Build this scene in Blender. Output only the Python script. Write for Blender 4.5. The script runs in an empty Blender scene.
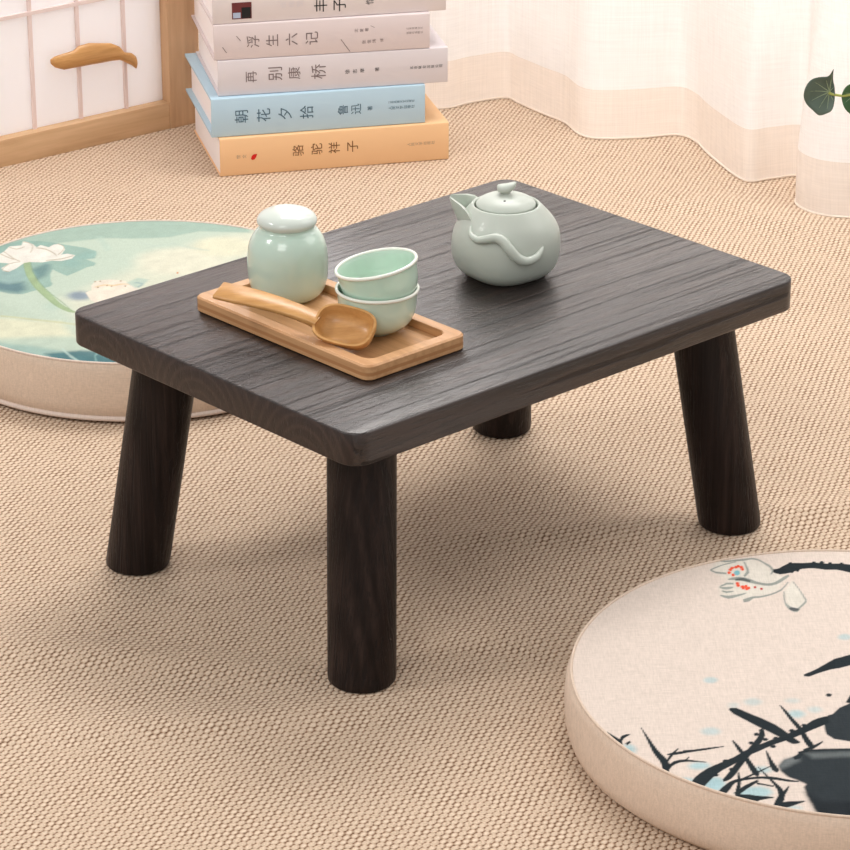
import bpy, bmesh, math, random
import numpy as np
from mathutils import Vector, Matrix
R = math.radians
S = bpy.context.scene
col = S.collection

# ---------------------------------------------------------------- camera
cd = bpy.data.cameras.new('camera'); cam = bpy.data.objects.new('camera', cd); col.objects.link(cam)
cam.location = (0, 0, 1.0404); cam.rotation_euler = (math.pi/2 - 0.4056, 0, 0)
cd.sensor_width = 36; cd.lens = 3247/850*36; cd.clip_start = .05; cd.clip_end = 50
S.camera = cam
# ---------------------------------------------------------------- world, lights, exposure
S.view_settings.view_transform = 'Standard'; S.view_settings.look = 'None'
S.view_settings.gamma = 1; S.view_settings.use_curve_mapping = False
S.view_settings.exposure = -0.05
w = bpy.data.worlds.new('world'); S.world = w; w.use_nodes = True
w.node_tree.nodes['Background'].inputs[0].default_value = (1, .975, .96, 1)
w.node_tree.nodes['Background'].inputs[1].default_value = .60
def area(name, loc, target, sx, sy, power, color=(1, 1, 1)):
    l = bpy.data.lights.new(name, 'AREA'); l.shape = 'RECTANGLE'; l.size = sx; l.size_y = sy
    l.energy = power; l.color = color
    o = bpy.data.objects.new(name, l); col.objects.link(o); o.location = loc
    o.rotation_euler = (Vector(target) - Vector(loc)).to_track_quat('-Z', 'Y').to_euler()
    return o
area('window_daylight', (.25, 4.35, 1.25), (.0, 2.7, .1), 2.7, 1.9, 70, (1, .975, .98))
area('softbox_left', (-1.9, 1.7, 1.9), (0, 2.3, .1), .5, .5, 15, (1, .97, .95))
area('softbox_right', (2.0, 2.6, 1.9), (.1, 2.3, .1), 1.5, 1.5, 16, (1, .96, .92))

area('front_fill', (-.9, -.4, 2.4), (-.15, 3.1, .1), 1.4, 1.4, 28, (1, .98, .97))  # fill light added from the front to brighten the books and screen
area('key_softbox', (.15, 3.08, 1.70), (.03, 2.35, .1), 1.0, .6, 21, (1, .97, .94))

# ---------------------------------------------------------------- helpers
def link(name, me, mat=None, parent=None, smooth=True, label=None, category=None, group=None, kind=None, angle=40):
    if mat is not None:
        for m in (mat if isinstance(mat, (list, tuple)) else [mat]): me.materials.append(m)
    o = bpy.data.objects.new(name, me); col.objects.link(o)
    if parent: o.parent = parent
    if smooth and hasattr(me, 'polygons'):
        me.polygons.foreach_set('use_smooth', [True]*len(me.polygons))
        try: me.set_sharp_from_angle(angle=R(angle))
        except Exception: pass
    tag(o, label, category, group, kind)
    return o
def tag(o, label=None, category=None, group=None, kind=None):
    if label: o['label'] = label
    if category: o['category'] = category
    if group: o['group'] = group
    if kind: o['kind'] = kind
def thing(name, label, category, loc=(0, 0, 0), rz=0, group=None):
    o = bpy.data.objects.new(name, None); col.objects.link(o); o.empty_display_size = .02
    o.location = loc; o.rotation_euler = (0, 0, rz); tag(o, label, category, group); return o
def bm_obj(name, bm, mat, parent=None, **k):
    bmesh.ops.recalc_face_normals(bm, faces=bm.faces)
    me = bpy.data.meshes.new(name); bm.to_mesh(me); bm.free(); return link(name, me, mat, parent, **k)
def loft(bm, loops, cap0=True, cap1=True, closed=True):
    vs = [[bm.verts.new(p) for p in L] for L in loops]
    n = len(vs[0])
    for a, b in zip(vs, vs[1:]):
        for i in range(n if closed else n-1):
            j = (i+1) % n; bm.faces.new((a[i], a[j], b[j], b[i]))
    if cap0: bm.faces.new(vs[0][::-1])
    if cap1: bm.faces.new(vs[-1])
    return vs
def rrect(wd, dp, r, z, n=8):
    pts = []
    for cx, cy, a0 in ((wd/2-r, dp/2-r, 0), (-wd/2+r, dp/2-r, 90), (-wd/2+r, -dp/2+r, 180), (wd/2-r, -dp/2+r, 270)):
        for i in range(n+1):
            a = R(a0 + 90*i/n); pts.append((cx+r*math.cos(a), cy+r*math.sin(a), z))
    return pts
def superell(L, W, k, z, n=48):
    out = []
    for i in range(n):
        t = 2*math.pi*i/n; c, s = math.cos(t), math.sin(t)
        out.append((L/2*math.copysign(abs(c)**(2/k), c), W/2*math.copysign(abs(s)**(2/k), s), z))
    return out
def smoothpts(pts, n=5):
    P = [Vector(p) for p in pts]; o = []
    for i in range(len(P)-1):
        p0, p1, p2, p3 = P[max(i-1, 0)], P[i], P[i+1], P[min(i+2, len(P)-1)]
        for k in range(n):
            t = k/n
            o.append(.5*((2*p1)+(p2-p0)*t+(2*p0-5*p1+4*p2-p3)*t*t+(3*p1-p0-3*p2+p3)*t**3))
    o.append(P[-1]); return o
def lathe(prof, seg=64, sm=4, bm=None, keep_axis=True):
    q = smoothpts([(r, z, 0) for r, z in prof], sm) if sm > 1 else [Vector((r, z, 0)) for r, z in prof]
    bm = bm or bmesh.new(); rings = []
    for p in q:
        r = max(p.x, 0)
        if r < 1e-5: rings.append([bm.verts.new((0, 0, p.y))])
        else: rings.append([bm.verts.new((r*math.cos(2*math.pi*i/seg), r*math.sin(2*math.pi*i/seg), p.y)) for i in range(seg)])
    for a, b in zip(rings, rings[1:]):
        for i in range(seg):
            j = (i+1) % seg
            if len(a) == 1 and len(b) == 1: continue
            if len(a) == 1: bm.faces.new((a[0], b[j], b[i]))
            elif len(b) == 1: bm.faces.new((a[i], a[j], b[0]))
            else: bm.faces.new((a[i], a[j], b[j], b[i]))
    for ring in (rings[0], rings[-1]):
        if len(ring) > 1 and keep_axis: bm.faces.new(ring)
    return bm
def tube(bm, path, radii, seg=14, sm=5, flat=1.0, up=(0, 0, 1)):
    q = smoothpts([tuple(p) for p in path], sm); rr = smoothpts([(r, 0, 0) for r in radii], sm)
    loops = []
    for i, p in enumerate(q):
        t = (q[min(i+1, len(q)-1)] - q[max(i-1, 0)]).normalized()
        s = t.cross(Vector(up)).normalized(); u = s.cross(t).normalized(); r = rr[i].x
        loops.append([tuple(p + s*math.cos(a)*r + u*math.sin(a)*r*flat) for a in [2*math.pi*k/seg for k in range(seg)]])
    loft(bm, loops)
def box(bm, x0, x1, y0, y1, z0, z1, bev=0):
    g = bmesh.ops.create_cube(bm, size=1, matrix=Matrix.Translation(((x0+x1)/2, (y0+y1)/2, (z0+z1)/2)) @ Matrix.Diagonal((x1-x0, y1-y0, z1-z0, 1)))
    if bev:
        e = list({e for v in g['verts'] for e in v.link_edges})
        bmesh.ops.bevel(bm, geom=e, offset=bev, segments=2, affect='EDGES', profile=.6)

# ---------------------------------------------------------------- materials
class M:
    def __init__(s, name):
        s.m = bpy.data.materials.new(name); s.m.use_nodes = True; s.t = s.m.node_tree; s.b = s.t.nodes['Principled BSDF']
        s.out = s.t.nodes['Material Output']
    def n(s, typ, **k):
        x = s.t.nodes.new(typ)
        for a, v in k.items():
            if a.startswith('i_'):
                key = a[2:]; key = int(key) if key.isdigit() else key.replace('_', ' ')
                s.set(x, key, v)
            else: setattr(x, a, v)
        return x
    def set(s, x, key, v):
        if isinstance(v, bpy.types.NodeSocket): s.t.links.new(v, x.inputs[key])
        else: x.inputs[key].default_value = v
    def math(s, op, a, b=None, c=None):
        x = s.n('ShaderNodeMath', operation=op)
        for i, v in enumerate((a, b, c)):
            if v is not None: s.set(x, i, v)
        return x.outputs[0]
    def ramp(s, fac, stops):
        x = s.n('ShaderNodeValToRGB'); s.set(x, 0, fac); e = x.color_ramp.elements
        while len(e) < len(stops): e.new(.5)
        for el, (p, c) in zip(e, stops): el.position = p; el.color = (*c, 1)
        return x.outputs[0]
    def mix(s, f, a, b, mode='MIX'):
        x = s.n('ShaderNodeMix', data_type='RGBA', blend_type=mode)
        s.set(x, 0, f); s.set(x, 6, a if isinstance(a, bpy.types.NodeSocket) else (*a, 1)); s.set(x, 7, b if isinstance(b, bpy.types.NodeSocket) else (*b, 1))
        return x.outputs[2]
    def P(s, key, v):
        if isinstance(v, tuple) and len(v) == 3 and 'Color' in key: v = (*v, 1)
        s.set(s.b, key, v)
    def bump(s, h, st, dist, normal=None):
        x = s.n('ShaderNodeBump'); s.set(x, 'Strength', st); s.set(x, 'Distance', dist); s.set(x, 'Height', h)
        if normal: s.set(x, 'Normal', normal)
        return x.outputs[0]
    def obj(s): return s.n('ShaderNodeTexCoord').outputs['Object']
    def mapping(s, v, sc=(1, 1, 1), rot=(0, 0, 0), loc=(0, 0, 0)):
        x = s.n('ShaderNodeMapping'); s.set(x, 'Vector', v); s.set(x, 'Scale', sc); s.set(x, 'Rotation', rot); s.set(x, 'Location', loc); return x.outputs[0]
    def noise(s, v, sc, det=3, rough=.5, dist=0):
        x = s.n('ShaderNodeTexNoise'); s.set(x, 'Vector', v); s.set(x, 'Scale', sc); s.set(x, 'Detail', det); s.set(x, 'Roughness', rough); s.set(x, 'Distortion', dist); return x.outputs[0]

def plain(name, c, rough=.5, spec=.5, coat=0, sss=0, noise=None):
    m = M(name)
    if noise:
        f = m.noise(m.obj(), noise[0], 4); m.P('Base Color', m.mix(f, tuple(x*(1-noise[1]) for x in c), tuple(min(1, x*(1+noise[1])) for x in c)))
    else: m.P('Base Color', c)
    m.P('Roughness', rough); m.P('Specular IOR Level', spec); m.P('Coat Weight', coat); m.P('Coat Roughness', .06)
    if sss: m.P('Subsurface Weight', sss); m.P('Subsurface Radius', (.004, .005, .004)); m.P('Subsurface Scale', 1.0)
    return m.m

# dark stained wood, grain along local X, growth rings showing on the end faces
def dark_wood(name, axis='X', gain=1.0, spec=.5, top=False):
    m = M(name); o = m.obj()
    if axis == 'Z': o = m.mapping(o, rot=(0, R(90), 0))
    wob = m.noise(m.mapping(o, (3.5, 9, 9)), 1.0, 2)
    sep = m.n('ShaderNodeSeparateXYZ'); m.set(sep, 0, o)
    y = m.math('ADD', sep.outputs[1], m.math('MULTIPLY', m.math('SUBTRACT', wob, .5), .06))
    z = m.math('ADD', m.math('SUBTRACT', sep.outputs[2], .13), m.math('MULTIPLY', m.math('SUBTRACT', wob, .5), .02))
    r = m.math('SQRT', m.math('ADD', m.math('MULTIPLY', y, y), m.math('MULTIPLY', z, z)))
    ring = m.math('SINE', m.math('MULTIPLY', r, 760)); ring2 = m.math('SINE', m.math('MULTIPLY', r, 240))
    g1 = m.noise(m.mapping(o, (7, 230, 230)), 1.0, 4, .62)
    g2 = m.noise(m.mapping(o, (26, 800, 500)), 1.0, 3, .6)
    gr = m.noise(m.mapping(o, (3.6, 250, 120)), 1.0, 3, .5, .1)      # open grooves along the grain
    f = m.math('ADD', m.math('MULTIPLY', ring, .09), m.math('ADD', m.math('MULTIPLY', ring2, .06), m.math('MULTIPLY', g1, .95)))
    c = m.ramp(f, [(.28, tuple(gain*x for x in (.018, .010, .0088))), (.5, tuple(gain*x for x in (.042, .025, .021))), (.74, tuple(gain*x for x in (.082, .051, .042)))])
    pf = m.ramp(g2, [(.37, (1, 1, 1)), (.46, (0, 0, 0))]); gf = m.ramp(gr, [(.385, (1, 1, 1)), (.43, (0, 0, 0))])
    c = m.mix(m.math('MULTIPLY', pf, .6), c, (.008, .006, .006)); c = m.mix(m.math('MULTIPLY', gf, .7), c, (.010, .007, .007))
    long_ = 1.0
    if top:     # end grain: bent growth lines, hardly any relief
        gn = m.n('ShaderNodeTexCoord').outputs['Normal']; sn = m.n('ShaderNodeSeparateXYZ'); m.set(sn, 0, gn)
        end = m.math('GREATER_THAN', m.math('ABSOLUTE', sn.outputs[0]), .75); long_ = m.math('SUBTRACT', 1.0, m.math('MULTIPLY', end, .85))
        ey = m.math('ADD', sep.outputs[1], m.math('MULTIPLY', m.math('SUBTRACT', m.noise(o, 22, 2), .5), .012)); cell = m.math('SUBTRACT', m.math('MODULO', m.math('ADD', ey, 1.04), .11), .055)
        er = m.math('SQRT', m.math('ADD', m.math('MULTIPLY', cell, cell), m.math('POWER', m.math('ADD', sep.outputs[2], -.165), 2.0)))
        ew = m.math('POWER', m.math('ADD', m.math('MULTIPLY', m.math('SINE', m.math('MULTIPLY', er, 780)), .5), .5), 3.0)
        ec = m.mix(m.math('ADD', m.math('MULTIPLY', ew, .45), m.math('MULTIPLY', m.noise(m.mapping(o, (1, 500, 60)), 1, 2), .5)), (.012, .007, .0065), (.048, .029, .024))
        c = m.mix(end, c, ec)
    m.P('Base Color', c)
    h = m.math('ADD', m.math('MULTIPLY', g1, .7), m.math('ADD', m.math('MULTIPLY', m.math('SUBTRACT', 1.0, pf), .35), m.math('MULTIPLY', m.math('SUBTRACT', 1.0, gf), .55)))
    h = m.math('MULTIPLY', h, long_)
    m.P('Normal', m.bump(h, .75 if top else .45, .0011))
    m.P('Roughness', m.math('ADD', .27, m.math('MULTIPLY', g1, .28)))
    m.P('Specular IOR Level', spec)
    if top: m.P('Coat Weight', m.math('MULTIPLY', m.math('MULTIPLY', m.math('SUBTRACT', 1.0, gf), long_), .50)); m.P('Coat Roughness', .26)
    return m.m
M_top = dark_wood('tabletop_wood', gain=.54, spec=.40, top=True)
M_leg = dark_wood('leg_wood', 'Z', gain=.40, spec=.18)

def light_wood(name, a, b, scale=(5, 90, 90), rough=.45, stripe=None, bump=.15):
    m = M(name); o = m.obj(); g = m.noise(m.mapping(o, scale), 1, 4, .55, .3); g2 = m.noise(m.mapping(o, (scale[0]*4, scale[1]*5, scale[2]*5)), 1, 2)
    f = m.math('ADD', m.math('MULTIPLY', g, .75), m.math('MULTIPLY', g2, .25))
    c = m.ramp(f, [(.3, a), (.68, b)])
    if stripe:
        sep = m.n('ShaderNodeSeparateXYZ'); m.set(sep, 0, o)
        k = m.ramp(m.math('DIVIDE', sep.outputs[2], stripe[0]), [(.0, (0, 0, 0)), (.30, (0, 0, 0)), (.34, (1, 1, 1)), (.52, (1, 1, 1)), (.56, (0, 0, 0))])
        gn = m.n('ShaderNodeNewGeometry'); s2 = m.n('ShaderNodeSeparateXYZ'); m.set(s2, 0, gn.outputs['True Normal'])
        side = m.math('LESS_THAN', m.math('ABSOLUTE', s2.outputs[2]), .5)
        c = m.mix(m.math('MULTIPLY', m.math('MULTIPLY', k, side), .75), c, stripe[1])
    m.P('Base Color', c); m.P('Roughness', rough); m.P('Normal', m.bump(f, bump, .0006))
    return m.m
M_bamboo = light_wood('bamboo', (.47, .235, .10), (.68, .385, .185), (8, 150, 150), .42, (.0115, (.40, .17, .06)))
M_scoop = light_wood('scoop_wood', (.46, .22, .065), (.66, .36, .13), (14, 200, 200), .32)
M_screen = light_wood('screen_wood', (.50, .30, .15), (.72, .48, .28), (5, 60, 60), .5)
M_screen_v = light_wood('screen_wood_upright', (.46, .27, .14), (.66, .42, .24), (60, 60, 5), .5)

def celadon(name, c1, c2, rough, coat):
    m = M(name); f = m.noise(m.obj(), 45, 3)
    m.P('Base Color', m.mix(f, c1, c2)); m.P('Roughness', rough); m.P('Specular IOR Level', .5)
    m.P('Coat Weight', coat); m.P('Coat Roughness', .05)
    m.P('Subsurface Weight', .12); m.P('Subsurface Radius', (.004, .006, .005)); m.P('Subsurface Scale', 1.0)
    return m.m
M_jar = celadon('celadon_glaze', (.49, .64, .54), (.55, .69, .59), .25, .8)
M_cup = celadon('cup_glaze', (.50, .66, .54), (.56, .71, .60), .22, .8)
M_rim = celadon('pale_rim_glaze', (.78, .80, .70), (.80, .82, .73), .25, .7)
M_lid = celadon('jar_lid_glaze', (.57, .63, .57), (.62, .67, .62), .3, .6)
M_pot = celadon('matte_celadon', (.47, .51, .45), (.51, .55, .49), .42, .12)
M_hole = plain('steam_hole_dark', (.03, .03, .025), .9)

# woven mat: short slanting stitches in rows, each row stepped so that dark gaps line up in diagonal ribs
def weave():
    m = M('woven_mat'); o = m.obj()
    wz = m.n('ShaderNodeTexNoise'); m.set(wz, 'Vector', o); m.set(wz, 'Scale', 22); m.set(wz, 'Detail', 4); m.set(wz, 'Roughness', .6)
    wob = m.n('ShaderNodeVectorMath', operation='SUBTRACT'); m.set(wob, 0, wz.outputs['Color']); m.set(wob, 1, (.5, .5, .5))
    wsc = m.n('ShaderNodeVectorMath', operation='SCALE'); m.set(wsc, 0, wob.outputs[0]); m.set(wsc, 'Scale', .0045)
    ad = m.n('ShaderNodeVectorMath', operation='ADD'); m.set(ad, 0, o); m.set(ad, 1, wsc.outputs[0])
    sep = m.n('ShaderNodeSeparateXYZ'); m.set(sep, 0, m.mapping(ad.outputs[0], rot=(0, 0, R(-20))))
    u, v = sep.outputs[0], sep.outputs[1]
    Pv, Qu = .0050, .0057
    vr = m.math('DIVIDE', v, Pv); row = m.math('FLOOR', vr); fv = m.math('SUBTRACT', m.math('FRACT', vr), .5)
    ph = m.math('SUBTRACT', m.math('DIVIDE', u, Qu), m.math('MULTIPLY', m.math('ADD', row, m.math('MULTIPLY', fv, .55)), .64))
    cell = m.math('FLOOR', ph); fu = m.math('SUBTRACT', m.math('FRACT', ph), .5)
    cv = m.n('ShaderNodeCombineXYZ'); m.set(cv, 0, cell); m.set(cv, 1, row)
    wn = m.n('ShaderNodeTexWhiteNoise'); m.set(wn, 'Vector', cv.outputs[0]); rnd = wn.outputs['Value']
    au = m.math('ABSOLUTE', m.math('MULTIPLY', fu, 2.0)); av = m.math('ABSOLUTE', m.math('MULTIPLY', fv, 2.0))
    hu = m.math('SUBTRACT', 1.0, m.math('POWER', au, 3.0)); hv = m.math('SUBTRACT', 1.0, m.math('POWER', av, 2.4))
    fib = m.noise(m.mapping(ad.outputs[0], (260, 900, 260), rot=(0, 0, R(-24))), 1, 2)
    h = m.math('ADD', m.math('MULTIPLY', m.math('MULTIPLY', hu, m.math('ADD', m.math('MULTIPLY', hv, .55), .45)), m.math('ADD', .75, m.math('MULTIPLY', rnd, .3))), m.math('MULTIPLY', fib, .22))
    # dark thread gaps sit where a stitch end meets the row line
    gap = m.math('MULTIPLY', m.math('POWER', au, 2.2), m.math('ADD', .12, m.math('MULTIPLY', m.math('POWER', av, 1.6), 1.0)))
    gap = m.math('ADD', gap, m.math('MULTIPLY', m.math('SUBTRACT', m.math('ADD', m.math('MULTIPLY', rnd, .5), m.math('MULTIPLY', m.noise(o, 300, 2), .5)), .5), .50))
    tone = m.noise(m.mapping(o, (3, 6, 3)), 1.6, 3)
    base = m.mix(tone, (.63, .48, .35), (.70, .545, .41))
    grit = m.noise(o, 700, 2, .7); base = m.mix(1.0, base, m.ramp(grit, [(.30, (.74, .70, .66)), (.55, (1, 1, 1)), (.75, (1.12, 1.12, 1.12))]), 'MULTIPLY')
    k = m.ramp(gap, [(.10, (1, 1, 1)), (.36, (.66, .55, .47)), (.72, (.20, .12, .08))])
    c = m.mix(1.0, base, k, 'MULTIPLY')
    st = m.ramp(m.math('MULTIPLY', hu, hv), [(.55, (0, 0, 0)), (.95, (1, 1, 1))])
    c = m.mix(m.math('MULTIPLY', st, m.math('MULTIPLY', rnd, .45)), c, (.93, .78, .62))  # lit fibres: highlight on the stitch crowns painted into the colour
    m.P('Base Color', c); m.P('Roughness', .85); m.P('Specular IOR Level', .2)
    m.P('Normal', m.bump(h, 1.0, .0011))
    return m.m
M_mat = weave()

def fabric(name, vcol=None, c=None, scale=1100, st=.4, rough=.9):
    m = M(name); o = m.obj()
    if vcol: cc = m.n('ShaderNodeVertexColor', layer_name=vcol).outputs[0]
    else: cc = m.n('ShaderNodeRGB').outputs[0]; cc.default_value = (*c, 1)
    a = m.noise(m.mapping(o, (scale, scale*.12, scale*.2)), 1, 1); b = m.noise(m.mapping(o, (scale*.12, scale, scale)), 1, 1)
    ab = m.math('ADD', m.math('MULTIPLY', a, .5), m.math('MULTIPLY', b, .5))
    k = m.ramp(ab, [(.30, (.86, .85, .84)), (.70, (1.05, 1.04, 1.04))])
    m.P('Base Color', m.mix(1.0, cc, k, 'MULTIPLY')); m.P('Roughness', rough); m.P('Specular IOR Level', .15)
    m.P('Normal', m.bump(ab, st, .0008)); return m.m
M_side_r = fabric('linen_side', c=(.72, .575, .46))
M_side_l = fabric('tan_side', c=(.68, .545, .43))
M_pip_r = fabric('linen_piping', c=(.70, .56, .45))
M_pip_l = fabric('pale_piping', c=(.74, .62, .54))
M_print_r = fabric('printed_linen', vcol='print')
M_print_l = fabric('printed_satin', vcol='print', scale=2200, st=.08, rough=.75)

M_paper = M('screen_paper'); _d = M_paper.n('ShaderNodeBsdfDiffuse'); M_paper.set(_d, 'Color', (.98, .96, .97, 1)); _t = M_paper.n('ShaderNodeBsdfTranslucent'); M_paper.set(_t, 'Color', (.98, .97, .98, 1))
_x = M_paper.n('ShaderNodeMixShader'); M_paper.set(_x, 0, .55); M_paper.t.links.new(_d.outputs[0], _x.inputs[1]); M_paper.t.links.new(_t.outputs[0], _x.inputs[2]); M_paper.t.links.new(_x.outputs[0], M_paper.out.inputs[0]); M_paper = M_paper.m
M_lat = plain('lattice_rose', (.80, .66, .63), .6, .3)
M_page = plain('book_pages', (.93, .87, .86), .85, .2)
M_orange = plain('cover_orange', (.86, .54, .29), .5, .35)
M_blue = plain('cover_blue', (.47, .64, .75), .5, .35)
M_white3 = plain('cover_lilac_white', (.71, .655, .67), .55, .3)
M_white4 = plain('cover_cream_white', (.73, .635, .63), .55, .3)
M_white5 = plain('cover_warm_white', (.75, .67, .655), .55, .3)
def ink(n, c): return plain(n, c, .7, .2)
M_ink = ink('ink_dark', (.05,.07,.09)); M_inkb = ink('ink_brown', (.22, .10, .04)); M_inkg = ink('ink_grey', (.22, .17, .17)); M_inkl = ink('ink_light', (.42, .30, .22)); M_red = ink('print_red', (.62, .02, .015))
M_inkbl = ink('ink_black', (.02, .02, .02)); M_pic1 = ink('picture_maroon', (.16, .04, .04)); M_pic2 = ink('picture_blue', (.45, .52, .66)); M_slate = ink('ink_slate', (.08, .15, .21))

def sheer(name, c, dens):
    m = M(name); o = m.obj()
    m.t.nodes.remove(m.b)
    t = m.n('ShaderNodeBsdfTranslucent'); m.set(t, 'Color', (*c, 1)); d = m.n('ShaderNodeBsdfDiffuse'); m.set(d, 'Color', (*c, 1))
    tr = m.n('ShaderNodeBsdfTransparent')
    a = m.noise(m.mapping(o, (900, 60, 14)), 1, 2); b = m.noise(m.mapping(o, (14, 60, 900)), 1, 2); ab = m.math('ADD', a, b)
    m.set(d, 'Normal', m.bump(ab, .3, .0006))
    s1 = m.n('ShaderNodeMixShader'); m.set(s1, 0, .42); m.t.links.new(d.outputs[0], s1.inputs[1]); m.t.links.new(t.outputs[0], s1.inputs[2])
    s2 = m.n('ShaderNodeMixShader'); m.set(s2, 0, m.math('ADD', dens, m.math('MULTIPLY', m.math('SUBTRACT', ab, 1.0), .16)))
    m.t.links.new(tr.outputs[0], s2.inputs[1]); m.t.links.new(s1.outputs[0], s2.inputs[2]); m.t.links.new(s2.outputs[0], m.out.inputs[0])
    return m.m
M_sheer = sheer('sheer_curtain', (.92, .90, .88), .95)
M_hem = sheer('sheer_hem', (.90, .82, .75), .82)
M_wall = plain('wall_paint', (.82, .78, .74), .8, .2, noise=(6, .03))
M_glass = M('window_glass'); M_glass.P('Transmission Weight', 1.0); M_glass.P('Roughness', 0.0); M_glass.P('IOR', 1.05); M_glass = M_glass.m

# ---------------------------------------------------------------- setting
bm = bmesh.new()   # back wall around the window opening
X0, X1, Z0, Z1, YW = -1.15, 1.65, .10, 2.0, 3.85
for b in ((-2.2, X0, Z0, Z1), (X1, 2.2, Z0, Z1), (-2.2, 2.2, -.004, Z0), (-2.2, 2.2, Z1, 2.5)): box(bm, b[0], b[1], YW, YW+.12, b[2], b[3])
bm_obj('wall_back', bm, M_wall, kind='structure', smooth=False)
win = thing('window_1', None, None, ((X0+X1)/2, YW+.06, Z0)); win['kind'] = 'structure'
WW = (X1-X0)/2; WH = Z1-Z0
M_wf = plain('window_frame_paint', (.8, .8, .78), .4)
bm = bmesh.new()
for b in ((-WW, -WW+.05, 0, WH), (WW-.05, WW, 0, WH), (-WW+.05, WW-.05, 0, .05), (-WW+.05, WW-.05, WH-.05, WH), (-.025, .025, .05, WH-.05)): box(bm, b[0], b[1], -.025, .025, b[2], b[3])
bm_obj('window_frame', bm, M_wf, win, smooth=False)
for s in (-1, 1):
    bm = bmesh.new(); xs = sorted((s*.025, s*(WW-.05))); box(bm, xs[0], xs[1], -.003, .003, .05, WH-.05); bm_obj('window_pane', bm, M_glass, win, smooth=False)

# ---------------------------------------------------------------- woven mat with shallow ripples
def ripple_h(x, y):
    h = np.zeros_like(x)
    def ridge(pts, w, amp):
        d = np.full(x.shape, 9.0); wt = np.zeros(x.shape)
        L = 0; tot = sum(math.dist(a, b) for a, b in zip(pts, pts[1:]))
        for a, b in zip(pts, pts[1:]):
            ab = np.array(b)-np.array(a); l2 = ab@ab
            t = np.clip(((x-a[0])*ab[0]+(y-a[1])*ab[1])/l2, 0, 1)
            dd = np.hypot(x-a[0]-t*ab[0], y-a[1]-t*ab[1]); s = (L+t*math.sqrt(l2))/tot
            k = dd < d; d = np.where(k, dd, d); wt = np.where(k, np.sin(np.clip(s, 0, 1)*math.pi)**.6, wt); L += math.sqrt(l2)
        return amp*np.exp(-(d/w)**2)*wt
    h += ridge([(-.03, 2.195), (.05, 2.212), (.13, 2.222), (.21, 2.236), (.36, 2.27), (.5, 2.30)], .020, .0065)
    h += ridge([(-.36, 2.04), (-.21, 2.015), (-.12, 1.995), (-.05, 1.985)], .020, .0050)
    h += ridge([(-.34, 1.90), (-.18, 1.915), (-.08, 1.93), (.0, 1.955)], .02, .0040)
    h += ridge([(.0, 2.04), (.06, 2.046), (.12, 2.03)], .018, .0036)
    h += ridge([(.02, 1.88), (.08, 1.87), (.16, 1.84)], .03, .0025)
    h += ridge([(.20, 2.985), (.3, 2.955), (.42, 2.83)], .03, .005)
    h += ridge([(-.46, 3.0), (-.36, 3.0), (-.26, 2.98)], .03, .003)
    h += ridge([(-.10, 2.56), (.06, 2.60), (.2, 2.55)], .03, .002)
    h += .0006*np.sin(x*23+np.sin(y*9)*2)*np.sin(y*31+x*6)
    return np.maximum(h-.0003, 0)
nx, ny = 320, 380
xs = np.linspace(-1.5, 1.7, nx); ys = np.linspace(.1, 3.85, ny); gx, gy = np.meshgrid(xs, ys); gz = ripple_h(gx, gy)
def flat_near(cx, cy, r):
    global gz
    d = np.hypot(gx-cx, gy-cy); k = np.clip((d-r)/.02, 0, 1); gz = gz*k
ca, sa = math.cos(.744), math.sin(.744)
TX, TY = .0094, 2.1982
FEET = [(TX+sx*.18648*ca-sy*.1248*sa, TY+sx*.18648*sa+sy*.1248*ca) for sx in (-1, 1) for sy in (-1, 1)]
for f in FEET: flat_near(*f, .026)
flat_near(.28495, 1.90016, .20); flat_near(-.24156, 2.59807, .185)
db = np.maximum(np.maximum(-.27-gx, gx-.05), np.maximum(3.02-gy, gy-3.35)); gz = gz*np.clip(db/.02, 0, 1)
verts = np.stack([gx, gy, gz], -1).reshape(-1, 3)
idx = np.arange(nx*ny).reshape(ny, nx); fc = np.stack([idx[:-1, :-1], idx[:-1, 1:], idx[1:, 1:], idx[1:, :-1]], -1).reshape(-1, 4)
me = bpy.data.meshes.new('floor'); me.from_pydata(verts.tolist(), [], fc.tolist()); me.update()
link('floor', me, M_mat, kind='structure')

# ---------------------------------------------------------------- table
TH = .02376; TW, TD = .43624, .31
tb = thing('low_table', 'dark stained low wooden table with four splayed round legs', 'table', (TX, TY, 0), .744)
bm = bmesh.new(); n = 10; e = .0014; r = .0145
loops = [rrect(TW-2*e, TD-2*e, r-e, .2-TH, n), rrect(TW-.6*e, TD-.6*e, r, .2-TH+.3*e, n), rrect(TW, TD, r, .2-TH+e, n), rrect(TW, TD, r, .2-e, n), rrect(TW-.6*e, TD-.6*e, r, .2-.3*e, n), rrect(TW-2*e, TD-2*e, r-e, .2, n)]
loft(bm, loops)
bm_obj('tabletop', bm, M_top, tb, angle=60)
for sx in (-1, 1):
    for sy in (-1, 1):
        top = Vector((sx*.16656, sy*.10408, .2-TH)); ft = Vector((sx*.18648, sy*.1248, 0)); r = .02376
        # the leg's own frame: z up the leg, origin at its foot
        bm = bmesh.new(); L = []
        for f, rr_ in ((0, .84), (.004, .93), (.012, .985), (.03, 1), (.35, 1), (.7, 1), (1.0, 1)):
            p = (top-ft)*f
            L.append([(p.x+r*rr_*math.cos(2*math.pi*k/48), p.y+r*rr_*math.sin(2*math.pi*k/48), p.z) for k in range(48)])
        loft(bm, L); o = bm_obj('leg', bm, M_leg, tb, angle=50); o.location = ft

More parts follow.
